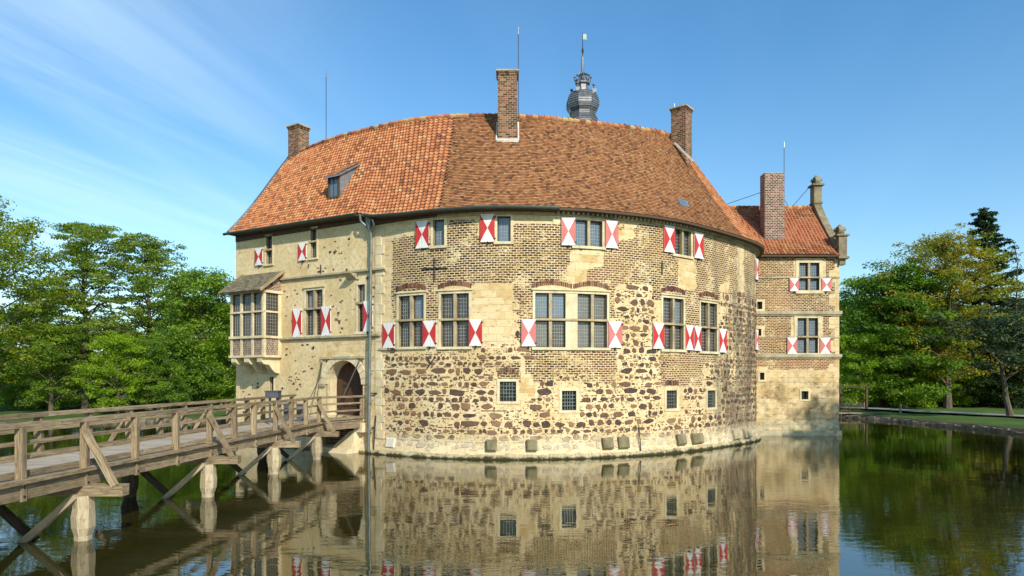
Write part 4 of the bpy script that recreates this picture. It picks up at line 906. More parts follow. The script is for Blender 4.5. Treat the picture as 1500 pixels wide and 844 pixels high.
# ------------------------------------------------------------------ brick wing on the right
wing = empty('brick_wing', (0, 0, 0)); tag(wing, 'tall red brick wing with stone quoins and scrolled gable right of the round castle', 'building')
WB = [(1100, 1240, 340, 446), (1236, 1240, 0, 1)]
def wreg(px_, y_):
    b = rects(px_, y_, [(1090, 1240, 330, 541)], 10)
    q = 0
    right = 1231-px_
    k = int((y_-380)//17) % 2
    if right < (15 if k else 8): q = 1
    for x0, x1, y0, y1 in ((1164, 1208, 379, 430), (1160, 1206, 460, 522), (1104, 1122, 438, 457), (1102, 1120, 478, 495), (1108, 1124, 538, 562)): q = max(q, rects(px_, y_, [(x0, x1, y0, y1)], 4) > .5)
    if q: b = 0
    st = .45 if y_ > 590 else .1
    return b, 1 if (y_ > 541 or q) else 0, .0, st
build_wall(AW, 12.45, [(w_.s0, w_.s1, w_.z0, w_.z1, .45) for w_ in AWIN], [MAT['wingwall'], MAT['sandd']], wing, rg=wreg, step=.2)
for w_ in AWIN:
    build_window(w_, wing)
    for a, b, c_, d, f in w_.sh: shutter(AW, wing, a, b, c_, d, f)
GX = 22.4; RY, RZ2 = 50.3, 16.45; BY = 53.9
mb = MB(); mb.face([(GX, 46.75, -1.6), (GX, BY, -1.6), (GX, BY, 12.4), (GX, RY, RZ2), (GX, 46.75, 12.45)], [(0, -1.6), (7.2, -1.6), (7.2, 12.4), (3.6, 16.4), (0, 12.4)])
mb.face([(14.2, BY, -1.6), (14.2, BY, 12.4), (GX, BY, 12.4), (GX, BY, -1.6)], [(0, 0), (0, 14), (8, 14), (8, 0)])
mb.build('gable_wall', MAT['brick'], wing)
for y_, h, o in ((377, .0, 0), (406.5, .09, .05), (458, .22, .16), (494, .09, .05), (521, .2, .15)):
    if h == 0: continue
    z_ = CAMH+(550-y_)*.04675; mb = MB()
    ops = sorted([(w_.s0-.25, w_.s1+.25) for w_ in AWIN[:2] if w_.z0 < z_ < w_.z1]); a = 0
    for c_, d in ops: AW.box(mb, a, c_, z_-h/2, z_+h/2, 0, o, step=9); a = d
    AW.box(mb, a, 8.2+o, z_-h/2, z_+h/2, 0, o, step=9)
    if o > .1: AW.box(mb, 0, 8.2+o*.6, z_-h/2-.1, z_-h/2, 0, o*.6, step=9); mb.box(GX, GX+o, 46.75, 49.6, z_-h/2, z_+h/2)
    mb.build('string_course', MAT['sandd'], wing)
mb = MB(); AW.box(mb, 0, 8.25, -.6, .32, -.2, .22, step=9); mb.box(GX-.1, GX+.22, 46.8, 53.9, -.6, .32); mb.build('plinth', MAT['sandd'], wing)
mb = MB(); mb.box(GX, GX+.42, 47.6, 49.4, 4.0, CAMH+(550-455)*.048); mb.hexa([(GX, 47.6, 3.0), (GX+.03, 47.6, 3.0), (GX+.03, 49.4, 3), (GX, 49.4, 3), (GX, 47.6, 4), (GX+.42, 47.6, 4), (GX+.42, 49.4, 4), (GX, 49.4, 4)]); mb.build('garderobe', MAT['sand'], wing)
# wing roof
mb = MB(); rnd = random.Random(8); tw, nrow = .24, 21; x0_ = 12.0; nc = int((GX-.15-x0_)/tw)
Pr = lambda x, v, h: Vector((x, 46.4+(RY-46.4)*v-h*.7, 12.35+(RZ2-12.35)*v+h*.7-.12*math.sin(math.pi*v)))
for j in range(nrow):
    va, vb = j/nrow, min(1, (j+1.1)/nrow)
    for i in range(nc):
        t = min(1, max(0, rnd.gauss(.5, .24)))
        for k in range(4):
            xa, xb = x0_+(i+k/4)*tw, x0_+(i+(k+1)/4)*tw; ha, hb = [0 if q_ in (0, 4) else .05*math.sin(2*math.pi*q_/4+.6) for q_ in (k, k+1)]
            mb.face([Pr(xa, va, .07+ha), Pr(xb, va, .07+hb), Pr(xb, vb, .01+ha), Pr(xa, vb, .01+ha)], None, 0, t); mb.face([Pr(xa, va, 0), Pr(xb, va, 0), Pr(xb, va, .07+hb), Pr(xa, va, .07+ha)], None, 0, t*.5)
mb.face([Pr(x0_, 0, -.04), Pr(GX, 0, -.04), Pr(GX, 1, -.04), Pr(x0_, 1, -.04)], None, 0, .3)
mb.face([(GX, RY, RZ2), (x0_, RY, RZ2), (x0_, BY+.3, 12.2), (GX, BY+.3, 12.2)], None, 0, .4)
x = x0_
while x < GX-.4: mb.tube([(x, RY, RZ2+.02), (x+.42, RY, RZ2)], [.16, .13], 8, 0, rnd.random()); x += .36
mb.build('pantile_roof', MAT['pant2'], wing)
mb = MB(); mb.box(14.2, GX-.1, 46.42, 46.75, 12.18, 12.3); mb.build('wall_plate', MAT['frame'], wing)
# scrolled gable coping
mb = MB(); n = 8
for k in range(n):
    f0, f1_ = k/n, (k+1)/n; q_ = lambda f: Vector((GX, 46.75+(RY-46.75)*f, 12.75+(RZ2-12.55)*f+.25*math.sin(math.pi*f)*-1))
    mb.bar(q_(f0), q_(f1_), .52, .42, 0, .5)
mb.bar(Vector((GX, RY, RZ2+.1)), Vector((GX, BY, 12.6)), .5, .4); mb.build('gable_coping', MAT['fin'], wing)
mb = MB(); 
def fan(y0, z0, r):
    for k in range(7):
        a = math.pi*k/6; mb.tube([(GX+.02, y0, z0), (GX+.02+.0, y0+math.cos(a)*r*.8, z0+math.sin(a)*r)], [.06, .10], 6)
    mb.tube([(GX-.16, y0, z0+.25), (GX+.2, y0, z0+.25)], r*.78, 14)
    for a in (.5, 1.57, 2.64): 
        x_, z_ = math.cos(a)*r, z0+math.sin(a)*r*.95; mb.lathe([(0, z_-.02), (.13, z_+.08), (.15, z_+.17), (.09, z_+.28), (0, z_+.3)], (GX+.02-math.cos(a)*.25, y0+x_*.4), 8)
mb.box(GX-.28, GX+.28, RY-.35, RY+.35, RZ2+.1, 18.0); mb.box(GX-.42, GX+.42, RY-.48, RY+.48, 18.0, 18.12); mb.box(GX-.34, GX+.34, RY-.4, RY+.4, RZ2+.25, RZ2+.35); fan(RY, 18.12, .45)
mb.build('ridge_finial', MAT['fin'], wing)
mb = MB(); mb.box(GX-.15, GX+.4, 46.45, 46.95, 12.2, 13.6); mb.box(GX-.2, GX+.52, 46.35, 47.05, 12.05, 12.2); mb.box(GX-.05, GX+.35, 46.55, 46.95, 11.65, 12.05); mb.box(GX-.3, GX+.55, 46.35, 47.05, 13.6, 13.72); fan(46.7, 13.72, .42)
mb.build('kneeler', MAT['fin'], wing)
chimney(wing, .384*47.7, 48.05, 1.38, .9, 12.9, CAMH+(550-254)*.0476, 'brick3', cap=False, base=13.15, lab='broad pale brick chimney stack')
rod(.3995*47.9+.0, 48.0, 17.8, CAMH+(550-208)*.048, wing)
for a, b in (((17.4, 47.8, 16.9), (15.6, 50, 16.6)), ((18.9, 47.9, 16.7), (20.3, 50.2, 16.6)), ((20.6, 50.2, 16.5), (22.1, 50.2, 18.2))): mb = MB(); mb.tube([a, b], .02, 4); mb.build('conductor_wire', MAT['iron'], wing)

# ------------------------------------------------------------------ wooden bridge
br = empty('wooden_bridge'); tag(br, 'weathered timber footbridge on piles leading across the moat to the castle gate', 'bridge')
WD = MAT['wood']; HR = 3.0; DK = 1.80
NX = lambda y: -11.9+.0715*y
FX = lambda y: NX(y)-2.75
def wob(p, a=.01): return (p[0]+random.uniform(-a, a), p[1], p[2]+random.uniform(-a, a))
def part(name, fn, mat=WD, parent=br):
    mb = MB(); fn(mb); return mb.build(name, mat, parent)
PX = [27, 122, 196, 256, 305, 342, 371, 402, 425, 447, 466]
YN = [3.6, 5.5, 7.4, 9.3, 11.2, 13.1]+[11.9/((750-p_)/1000+.0715) for p_ in PX]
YF = [y+.2 for y in YN]+[35.6, 37.3]
PIER = [5.5, 11.2, YN[7], YN[10], YN[13], YN[16]-.15]
mbd = MB()   # deck boards
y = 2.0
while y < 33.6:
    mbd.hexa([(NX(y)+.12, y, DK-.07), (NX(y)+.12, y+.19, DK-.07), (FX(y)-.12, y+.19, DK-.07), (FX(y)-.12, y, DK-.07), (NX(y)+.12, y, DK), (NX(y)+.12, y+.19, DK), (FX(y)-.12, y+.19, DK+.004), (FX(y)-.12, y, DK+.004)][::1], 0, random.random()); y += .2
dk = mbd.build('deck', MAT['deck'], br)
E1 = Vector((NX(33.6), 33.6, 0)); Wn = g(TW.s_(533), 2, .05)
mb = MB()
for k in range(20):
    f0, f1_ = k/20, (k+.95)/20; a = E1.lerp(Wn, f0); b = E1.lerp(Wn, f1_); A = Vector((FX(33.6), 33.6, 0)).lerp(g(TW.s_(445), 2, .05), f0); B_ = Vector((FX(33.6), 33.6, 0)).lerp(g(TW.s_(445), 2, .05), f1_)
    P = [(q_.x, q_.y, DK-.08) for q_ in (a, b, B_, A)]; mb.hexa(P+[(x, y_, DK) for x, y_, _ in P], 0, random.random())
mb.build('platform', MAT['deck'], br)
for fx, ys in ((NX, 33.7), (FX, 37.6)):   # longitudinal beams, kerbs, rails
    y = 2.0
    while y < ys-.5:
        y2 = min(y+5.8, ys)
        sg = 1 if fx is NX else -1
        part('beam', lambda mb: mb.bar((fx(y)-sg*.02, y, DK-.27), (fx(y2)-sg*.02, y2, DK-.27), .22, .32, jit=.008))
        part('kerb', lambda mb: (mb.bar((fx(y)-sg*.10, y, DK+.11), (fx(y2)-sg*.10, y2, DK+.11), .08, .13, jit=.01), mb.bar((fx(y)+sg*.10, y, DK-.03), (fx(y2)+sg*.10, y2, DK-.03), .22, .09, jit=.01)))
        for h in (.46, .80): part('rail', lambda mb: mb.bar((fx(y)-sg*.10, y, DK+h), (fx(y2)-sg*.10, y2, DK+h+random.uniform(-.015, .015)), .06, .085, jit=.012))
        part('handrail', lambda mb: mb.bar((fx(y), y, HR), (fx(y2), y2, HR+random.uniform(-.01, .012)), .19, .11, jit=.012))
        y = y2
for y in YN:
    po = part('post', lambda mb: mb.bar((NX(y)+.04, y, DK-.47), (NX(y)+.04+random.uniform(-.02, .02), y, HR-.04), .17, .14, up=(0, 1, 0), jit=.012))
    for bz in (DK-.36, DK-.16):
        mb = MB(); mb.tube([(NX(y)+.04+.08, y, bz), (NX(y)+.04+.105, y, bz)], .028, 8); mb.build('bolt', MAT['iron'], po)
for y in YF: part('post', lambda mb: mb.bar((FX(y)-.04, y, DK-.47), (FX(y)-.04, y, HR-.04), .19, .15, up=(0, 1, 0), jit=.01))
for k, y in enumerate(PIER):
    xn, xf = NX(y), FX(y)
    part('crossbeam', lambda mb: mb.bar((xf-1.0, y+.02, DK-.56), (xn+1.05, y+.02, DK-.56), .30, .26, up=(0, 0, 1), jit=.015))
    for x, m_ in ((xn+.0, MAT['pile']), (xf+.1, MAT['darkwood'])):  # far pile in darker wood: shade below the deck put into its colour
        mb = MB(); r = [.25, .25, .225, .21, .235, .24]; zz_ = [-1.5, .12, .32, .6, .8, DK-.69]
        mb.tube([(x+random.uniform(-.015, .015), y, z_) for z_ in zz_], [.18, .195, .26, .265, .24, .245], 6, 0, random.random()); mb.build('pile', m_, br)
    part('brace', lambda mb: mb.bar((xn+.10, y-.10, HR-.25), (xn+.85, y-.10, DK-.44), .15, .13, up=(0, 1, 0)))
    part('brace', lambda mb: mb.bar((xf-.10, y+.10, HR-.25), (xf-.85, y+.10, DK-.44), .15, .13, up=(0, 1, 0)))
    part('strut', lambda mb: mb.bar((xn-.05, y-.19, DK-.66), (xn-1.75, y-.19, -.35), .16, .16, up=(0, 1, 0)), MAT['pile'])  # paler wood: sunlight on the near strut put into its colour
    part('strut', lambda mb: mb.bar((xf+.1, y+.19, DK-.66), (xf+1.75, y+.19, -.35), .17, .17, up=(0, 1, 0)), MAT['darkwood'])  # darker wood: deck shade on the far strut put into its colour
# platform rails towards the gate
e = Vector((E1.x, 33.6, 0)); W2 = Wn.copy()
for h, w_, hh, nm in ((HR, .18, .10, 'handrail'), (DK+.85, .06, .09, 'rail'), (DK+.48, .06, .09, 'rail'), (DK+.09, .20, .13, 'kerb'), (DK-.28, .2, .34, 'beam')):
    part(nm, lambda mb: mb.bar((e.x, e.y, h), (W2.x, W2.y, h), w_, hh))
part('post', lambda mb: mb.bar((W2.x-.08, W2.y-.05, DK-.4), (W2.x-.08, W2.y-.05, HR), .16, .14, up=(0, 1, 0)))
# rail box
rb = empty('control_box', (-10.9, 31.9, 3.05)); tag(rb, 'grey metal box fixed above the bridge rail in front of the gate', 'box')
mb = MB(); mb.box(-.55, .05, -.25, .2, .02, .30); mb.box(-.59, .09, -.29, .24, .30, .34); mb.build('housing', MAT['metalbox'], rb)
mb = MB(); mb.box(-.12, -.04, -.02, .06, -1.15, .02); mb.box(-.46, -.38, -.02, .06, -1.15, .02); mb.build('leg', MAT['metalbox'], rb)
for dx, dy, lb in ((-9.95, 33.6, 'dark metal winch cabinet at the left of the gate platform'), (-10.7, 33.9, 'dark metal winch cabinet behind the near one beside the rail')):
    q_ = empty('winch_cabinet', (dx-.6, dy+.5, DK)); tag(q_, lb, 'cabinet')
    mb = MB(); mb.box(-.17, .17, -.15, .15, 0, .82); mb.box(-.2, .2, -.18, .18, .82, .88); mb.build('casing', MAT['metalbox'], q_)
    mb = MB(); mb.tube([(.0, -.18, .55), (.0, -.26, .55)], .12, 12); mb.build('handwheel', MAT['iron'], q_)

# ------------------------------------------------------------------ ground, water, path
SH = [(-50, 40), (-47, 52), (-40, 57), (-23, 60), (-8, 65), (8, 70), (22, 71), (31, 68.5), (33.5, 63), (34.5, 56), (35.5, 47), (35, 32), (30, 18), (20, 5), (2, 2), (-14, 2), (-30, 5), (-44, 18)]
cen = (0., 36.); ang = sorted((math.atan2(y-cen[1], x-cen[0]), math.hypot(x-cen[0], y-cen[1])) for x, y in SH)
aa = np.array([a for a, _ in ang]); ra = np.array([r for _, r in ang])
def shore(t):
    t = (t+math.pi) % (2*math.pi)-math.pi; return float(np.interp(t, np.concatenate([aa-2*math.pi, aa, aa+2*math.pi]), np.tile(ra, 3)))
rnd = random.Random(4); nA = 240; rings = [(-3, -1.7), (-.5, -1.0), (0, .12), (.35, .34), (2, .46), (6, .55), (12, .62), (30, .7), (80, .8), (300, 1), (1200, 1.2), (5000, 1.5)]
vv = [(cen[0], cen[1], -1.8)]; ff = []
for k in range(nA):
    t = 2*math.pi*k/nA; r0 = shore(t)+rnd.uniform(-.15, .15)
    for dr, z_ in rings: vv.append((cen[0]+(r0+dr)*math.cos(t), cen[1]+(r0+dr)*math.sin(t), z_+(rnd.uniform(-.03, .03) if 0 < dr < 20 else 0)))
nR = len(rings)
for k in range(nA):
    a, b = 1+k*nR, 1+((k+1) % nA)*nR; ff.append((0, a, b))
    for j in range(nR-1): ff.append((a+j, a+j+1, b+j+1, b+j))
me = bpy.data.meshes.new('ground'); me.from_pydata(vv, [], ff); me.update()
m = MT('grass_ground', .95, .1); P_ = m.n('ShaderNodeNewGeometry').outputs['Position']; n1_ = m.noise(P_, .25, 5, .6); n2_ = m.noise(P_, 6, 5, .7)
c_ = m.ramp(n1_, [(.3, (.045, .085, .018)), (.55, (.075, .13, .03)), (.75, (.11, .15, .045))]); c_ = m.mix(m.rng(n2_, .45, .7, 0, .6), c_, (.04, .06, .015))
zc_ = m.sep(P_)[2]; c_ = m.mix(m.rng(m.math('ADD', zc_, m.math('MULTIPLY', m.math('SUBTRACT', n2_, .5), .3)), .42, .30), c_, (.075, .06, .04)); m.color(c_); m.bump(n2_, .08, 1)
me.materials.append(m.mat); gd = bpy.data.objects.new('ground', me); col.objects.link(gd); tag(gd, kind='structure')
me = bpy.data.meshes.new('water'); vv = [(cen[0], cen[1], 0)]+[(cen[0]+(shore(2*math.pi*k/nA)+.25)*math.cos(2*math.pi*k/nA), cen[1]+(shore(2*math.pi*k/nA)+.25)*math.sin(2*math.pi*k/nA), 0) for k in range(nA)]
me.from_pydata(vv, [], [(0, 1+k, 1+(k+1) % nA) for k in range(nA)]); me.update()
m = MT('moat_water', .008, .8); m.color((.022, .021, .003)); m.b.inputs['IOR'].default_value = 1.8
g_ = m.n('ShaderNodeNewGeometry').outputs['Position']
h1 = m.noise(m.map(g_, (1.0, 2.6, 1)), 1.5, 3, .55, .3); h2 = m.noise(m.map(g_, (1, 2.2, 1)), .45, 2, .5); patch = m.rng(m.noise(g_, .12, 2), .38, .62, .35, 1)
m.bump(m.math('ADD', m.math('MULTIPLY', m.math('MULTIPLY', h1, patch), .55), m.math('MULTIPLY', h2, .7)), .0080, 1)
me.materials.append(m.mat); wt = bpy.data.objects.new('water', me); col.objects.link(wt); tag(wt, kind='structure')
# stone edging along the far bank
mb = MB(); rnd = random.Random(6); t = 0
while t < 2*math.pi:
    r0 = shore(t); 
    x, y_ = cen[0]+(r0-.05)*math.cos(t), cen[1]+(r0-.05)*math.sin(t); tx, ty = -math.sin(t), math.cos(t); L_ = rnd.uniform(.35, .8)
    if y_ > 40:
        h = rnd.uniform(.12, .30); mb.bar((x-tx*L_/2, y_-ty*L_/2, h-.25), (x+tx*L_/2, y_+ty*L_/2, h-.25), .35, .5, 0, rnd.random(), jit=.05)
    t += L_/r0*1.05
e_ = mb.build('bank_edging', MAT['sandd']); e_.data.materials[0] = make_sandstone('edging_stone', (.10, .085, .06), (.22, .19, .13), (.05, .05, .03), .7); tag(e_, 'rough stones lining the edge of the far bank', 'stones', kind='stuff')
def ribbon(name, pts, w_, z_, mat):
    P = catmull(pts, 8); mb = MB(); q = []
    for i, p_ in enumerate(P):
        a = P[min(i+1, len(P)-1)]-P[max(i-1, 0)]; a = a/np.linalg.norm(a); n_ = np.array([-a[1], a[0]]); q.append((p_+n_*w_/2, p_-n_*w_/2))
    for a, b in zip(q, q[1:]): mb.face([(*a[1], z_), (*b[1], z_), (*b[0], z_), (*a[0], z_)])
    o = mb.build(name, mat); tag(o, kind='structure'); return o
mpa = make_plain('gravel_path', (.25, .24, .22), .95, 0, .2, .1, 1.5)
ribbon('path', [(30, 74), (36, 71), (39, 64), (42, 58), (46, 50), (52, 38)], 2.6, .74, mpa)
#ribbon('path', [(-55, 62), (-45, 63), (-30, 67), (-10, 75)], 2.2, .76, mpa)

# ------------------------------------------------------------------ trees
def leaves_mesh(name, C, S, spread, nper, leaf, mat, rs, flat=.5, up=.6):
    """C cluster centres (n,3); S cluster sizes"""
    C = np.asarray(C); S = np.asarray(S); n = len(C); k = np.maximum(3, (nper*S**1.6/np.mean(S**1.6))).astype(int); idx = np.repeat(np.arange(n), k); N_ = len(idx)
    g1 = rs.normal(size=(N_, 3)); g1 /= np.linalg.norm(g1, axis=1)[:, None]; rr = rs.random(N_)**.45
    off = g1*rr[:, None]*S[idx][:, None]*spread; off[:, 2] *= flat; P = C[idx]+off
    nr = rs.normal(size=(N_, 3)); nr[:, 2] = np.abs(nr[:, 2])+up; nr += g1*.5; nr /= np.linalg.norm(nr, axis=1)[:, None]
    a = np.cross(nr, rs.normal(size=(N_, 3))); a /= np.linalg.norm(a, axis=1)[:, None]; b = np.cross(nr, a)
    sz = leaf*rs.uniform(.6, 1.3, N_)[:, None]; V_ = np.stack([P-a*sz*.75, P-b*sz*.38, P+a*sz*.75, P+b*sz*.38], 1).reshape(-1, 3)
    me = bpy.data.meshes.new(name); me.vertices.add(4*N_); me.vertices.foreach_set('co', V_.astype(np.float32).ravel())
    me.loops.add(4*N_); me.loops.foreach_set('vertex_index', np.arange(4*N_, dtype=np.int32)); me.polygons.add(N_); me.polygons.foreach_set('loop_start', np.arange(0, 4*N_, 4, dtype=np.int32))
    ct = rs.random(n); t = np.clip(ct[idx]*.6+rs.random(N_)*.4, 0, 1)
    at_ = me.attributes.new('tone', 'FLOAT', 'FACE'); at_.data.foreach_set('value', t.astype(np.float32)); me.materials.append(mat); me.update(calc_edges=True); me.validate(); return me
def broadleaf(name, seed, H, Rr, base, mat, bark, nlimb=16, ntw=7, nper=75, leaf=.2, csize=1.1, prof='dome', flat=.5, lean=0, tr=.028, rise=.45, airy=0):
    rs = np.random.RandomState(seed); rnd = random.Random(seed); mb = MB()
    pts = []; 
    for k in range(9):
        f = k/8; pts.append(Vector((rnd.uniform(-.15, .15)*k*.25+lean*f*H, rnd.uniform(-.15, .15)*k*.25, f*H*.93-.3)))
    r0 = H*tr; mb.tube(pts, [r0*(1.25 if k == 0 else 1)*(1-k/8*.88) for k in range(9)], 8)
    def onT(f): k = min(7, int(f*8)); return pts[k].lerp(pts[k+1], f*8-k)
    C = []; S = []
    for i in range(nlimb):
        f = base+(1-base)*((i+.5)/nlimb)**.9; g0 = (f-base)/(1-base); az = i*2.4+rnd.uniform(-.5, .5)
        if prof == 'dome': rad = Rr*math.sqrt(max(.05, 1-(max(0, g0-.35)/.68)**2))*(.7+.3*min(1, g0/.3))
        elif prof == 'egg': rad = Rr*math.sin(math.pi*min(.97, g0*.86+.13))**.7
        elif prof == 'cone': rad = Rr*(1-g0)**.85+.25
        elif prof == 'col': rad = Rr*(.9 if g0 < .8 else .6)
        rad *= rnd.uniform(.72, 1.12); st = onT(max(.1, f-.05)); rz = rise*rad*(.5+g0) if prof != 'cone' else -.12*rad
        en = onT(f)+Vector((math.cos(az)*rad, math.sin(az)*rad, rz)); en.z = min(en.z, H)
        md = st.lerp(en, .5)+Vector((rnd.uniform(-.3, .3), rnd.uniform(-.3, .3), rad*(.10 if prof != 'cone' else -.03)))
        rl = max(.03, r0*.42*(1-g0*.7)); mb.tube([st, md, en], [rl, rl*.6, rl*.2], 5)
        for j in range(ntw):
            q = rnd.uniform(.28, 1.03); p_ = (st.lerp(md, q*2) if q < .5 else md.lerp(en, q*2-1)); sp = rad*.33*(1.1-q*.5)+.4
            e2 = p_+Vector((rnd.gauss(0, sp*.7), rnd.gauss(0, sp*.7), rnd.gauss(.05, sp*.32) if prof != 'cone' else rnd.gauss(-.1, .12)))
            if j < 5 and rl > .03: mb.tube([p_, e2], [rl*.3, .012], 4, cap=False)
            C.append(tuple(e2)); S.append(csize*rnd.uniform(.5, 1.25)*(1 if prof != 'cone' else .5+.5*(1-g0)))
    for k in range(4): C.append(tuple(onT(.97)+Vector((rnd.gauss(0, Rr*.12), rnd.gauss(0, Rr*.12), rnd.uniform(-.2, .5)))) ); S.append(csize*.55)
    lm = leaves_mesh(name+'_crown', C, S, 1.0, nper, leaf, mat, rs, flat)
    root = empty(name); tk = mb.build('trunk', bark, root); cr = bpy.data.objects.new('crown', lm); col.objects.link(cr); cr.parent = root; return root
LF = dict(
    fresh=make_leaf('fresh_leaf', [(0, (.07, .14, .014)), (.4, (.15, .25, .026)), (.7, (.23, .33, .035)), (1, (.29, .38, .05))], .45),
    alder=make_leaf('alder_leaf', [(0, (.09, .15, .018)), (.4, (.19, .26, .03)), (.7, (.26, .33, .045)), (1, (.32, .38, .07))], .5),
    gold=make_leaf('bronze_leaf', [(0, (.13, .15, .015)), (.3, (.20, .23, .02)), (.55, (.34, .27, .024)), (.8, (.38, .27, .03)), (1, (.30, .36, .04))], .4),
    lime=make_leaf('lime_leaf', [(0, (.13, .22, .014)), (.5, (.25, .37, .022)), (1, (.34, .44, .04))], .5),
    dark=make_leaf('dark_leaf', [(0, (.016, .036, .012)), (.5, (.038, .068, .020)), (1, (.07, .105, .03))], .15),
    yel=make_leaf('yellow_oak_leaf', [(0, (.12, .17, .012)), (.5, (.25, .30, .02)), (1, (.34, .38, .03))], .5))
proto = {}
def P_T(key, *a, **k): proto[key] = [k, a, None]
def place(key, x, y, s, rz, label, cat, group=None, name=None, sz=None):
    pr = proto[key]
    if pr[2] is None: root = pr[2] = broadleaf(*pr[1], **pr[0])
    else:
        src = pr[2]; root = src.copy(); col.objects.link(root)
        for ch in src.children: c2 = ch.copy(); col.objects.link(c2); c2.parent = root
    root.location = (x, y, .5); root.rotation_euler = (0, 0, rz); root.scale = (s, s, sz or s); tag(root, label, cat, group)
    return root
P_T('alderA', 'alder_tree', 11, 19.6, 5.2, .14, LF['alder'], MAT['bark'], nlimb=44, ntw=11, nper=60, leaf=.18, csize=.92, prof='dome', flat=.26, tr=.017, rise=.28)
P_T('alderB', 'alder_tree', 12, 18.6, 4.9, .14, LF['alder'], MAT['bark'], nlimb=42, ntw=11, nper=58, leaf=.18, csize=.92, prof='dome', flat=.26, tr=.017, rise=.3)
P_T('oak', 'oak_tree', 13, 20, 7.0, .16, LF['yel'], MAT['bark'], nlimb=30, ntw=9, nper=100, leaf=.22, csize=1.35, prof='dome', flat=.5, tr=.02)
P_T('green', 'broadleaf_tree', 14, 13, 4.8, .12, LF['fresh'], MAT['bark'], nlimb=26, ntw=8, nper=100, leaf=.20, csize=1.15, prof='dome', flat=.5)
P_T('lime', 'broadleaf_tree', 15, 12, 4.8, .08, LF['lime'], MAT['bark'], nlimb=26, ntw=8, nper=100, leaf=.20, csize=1.15, prof='dome', flat=.45)
P_T('maple', 'bronze_maple_tree', 16, 18.8, 5.9, .17, LF['gold'], MAT['bark'], nlimb=42, ntw=11, nper=62, leaf=.19, csize=1.05, prof='dome', flat=.5, tr=.021)
P_T('yellowgreen', 'broadleaf_tree', 26, 12.5, 5.2, .04, LF['fresh'], MAT['bark'], nlimb=30, ntw=9, nper=95, leaf=.20, csize=1.15, prof='dome', flat=.45, tr=.018)
P_T('spruce', 'spruce_tree', 17, 24, 6.0, .08, LF['dark'], MAT['bark'], nlimb=70, ntw=8, nper=60, leaf=.26, csize=.9, prof='cone', flat=.35)
P_T('darkt', 'yew_tree', 18, 10, 4.6, .08, LF['dark'], MAT['bark'], nlimb=26, ntw=8, nper=90, leaf=.22, csize=1.1, prof='dome', flat=.45, lean=.0)
P_T('lean', 'leaning_tree', 19, 9, 3.4, .45, LF['dark'], MAT['bark'], nlimb=14, ntw=6, nper=55, leaf=.2, csize=.9, prof='dome', flat=.4, lean=-.16, tr=.03)
P_T('bush', 'shrub', 20, 3.4, 2.6, .02, LF['fresh'], MAT['bark'], nlimb=16, ntw=7, nper=60, leaf=.15, csize=.75, prof='dome', flat=.6, tr=.02)
P_T('bushL', 'shrub', 21, 3.4, 2.8, .02, LF['lime'], MAT['bark'], nlimb=16, ntw=7, nper=60, leaf=.15, csize=.75, prof='dome', flat=.6, tr=.02)
P_T('bare', 'thin_larch_tree', 22, 20, 1.8, .2, LF['dark'], MAT['bark'], nlimb=40, ntw=4, nper=10, leaf=.16, csize=.5, prof='cone', flat=.4, tr=.010)
def pxx(px_, D): return (px_-750)*D/1000
def pl(key, px_, D, s, label, cat='tree', group=None, sz=None, rz=None): return place(key, pxx(px_, D), D, s, rz if rz is not None else random.random()*6.28, label, cat, group, sz=sz)
# left bank
pl('oak', -22, 62, .94, 'big yellow green oak at the left edge of the picture', rz=1.2)
pl('alderA', 125, 66, 1.0, 'tallest airy alder with layered branches left of the castle', rz=.5)
pl('alderB', 218, 69, 1.0, 'second tall airy alder, between the tallest one and the castle', rz=.3)
pl('green', 296, 68, 1.08, 'round bright green tree directly left of the castle gable')
pl('alderB', 62, 74, .80, 'airy alder behind the yellow green oak', rz=2.2)
pl('lime', 172, 63, .62, 'low leafy tree growing under and between the two tall alders')
pl('green', 75, 64, .62, 'low leafy tree under the left side of the tallest alder')
pl('green', 250, 64, .58, 'low green tree on the bank behind the bridge rails')
pl('lime', 333, 70, .92, 'green tree half hidden behind the oriel')
pl('green', -60, 60, .75, 'green tree cut by the left picture edge below the oak')
for i, (p_, D, k_) in enumerate([(20, 80, 'green'), (95, 84, 'darkt'), (160, 82, 'green'), (225, 86, 'darkt'), (285, 82, 'green'), (345, 88, 'darkt'), (-60, 82, 'darkt'), (400, 90, 'green')]):
    pl(k_, p_, D, [.9, .95, .8, .9, .95, .95, .9, 1.1][i], ['background tree between the oak and the tallest alder', 'dark tree in the gap behind the tallest alder', 'background green tree behind the two alders', 'dark tree behind the second alder', 'background green tree left of the oriel', 'dark tree hidden behind the castle corner', 'dark tree far behind the big oak', 'green tree hidden behind the gate side'][i], group='background trees on the left bank')
BL = ['by the water at the left edge', 'below the oak', 'below the low leafy tree', 'between oak and tallest alder', 'at the foot of the tallest alder', 'between the alder trunks', 'at the foot of the second alder', 'behind the bridge end', 'next to the castle corner']
for i in range(9): pl('bush' if i % 3 else 'bushL', -20+i*44+random.uniform(-8, 8), 70+random.uniform(-2, 8), random.uniform(.7, 1.1), 'green undergrowth bush '+BL[i], 'bush', 'undergrowth bushes on the left bank')
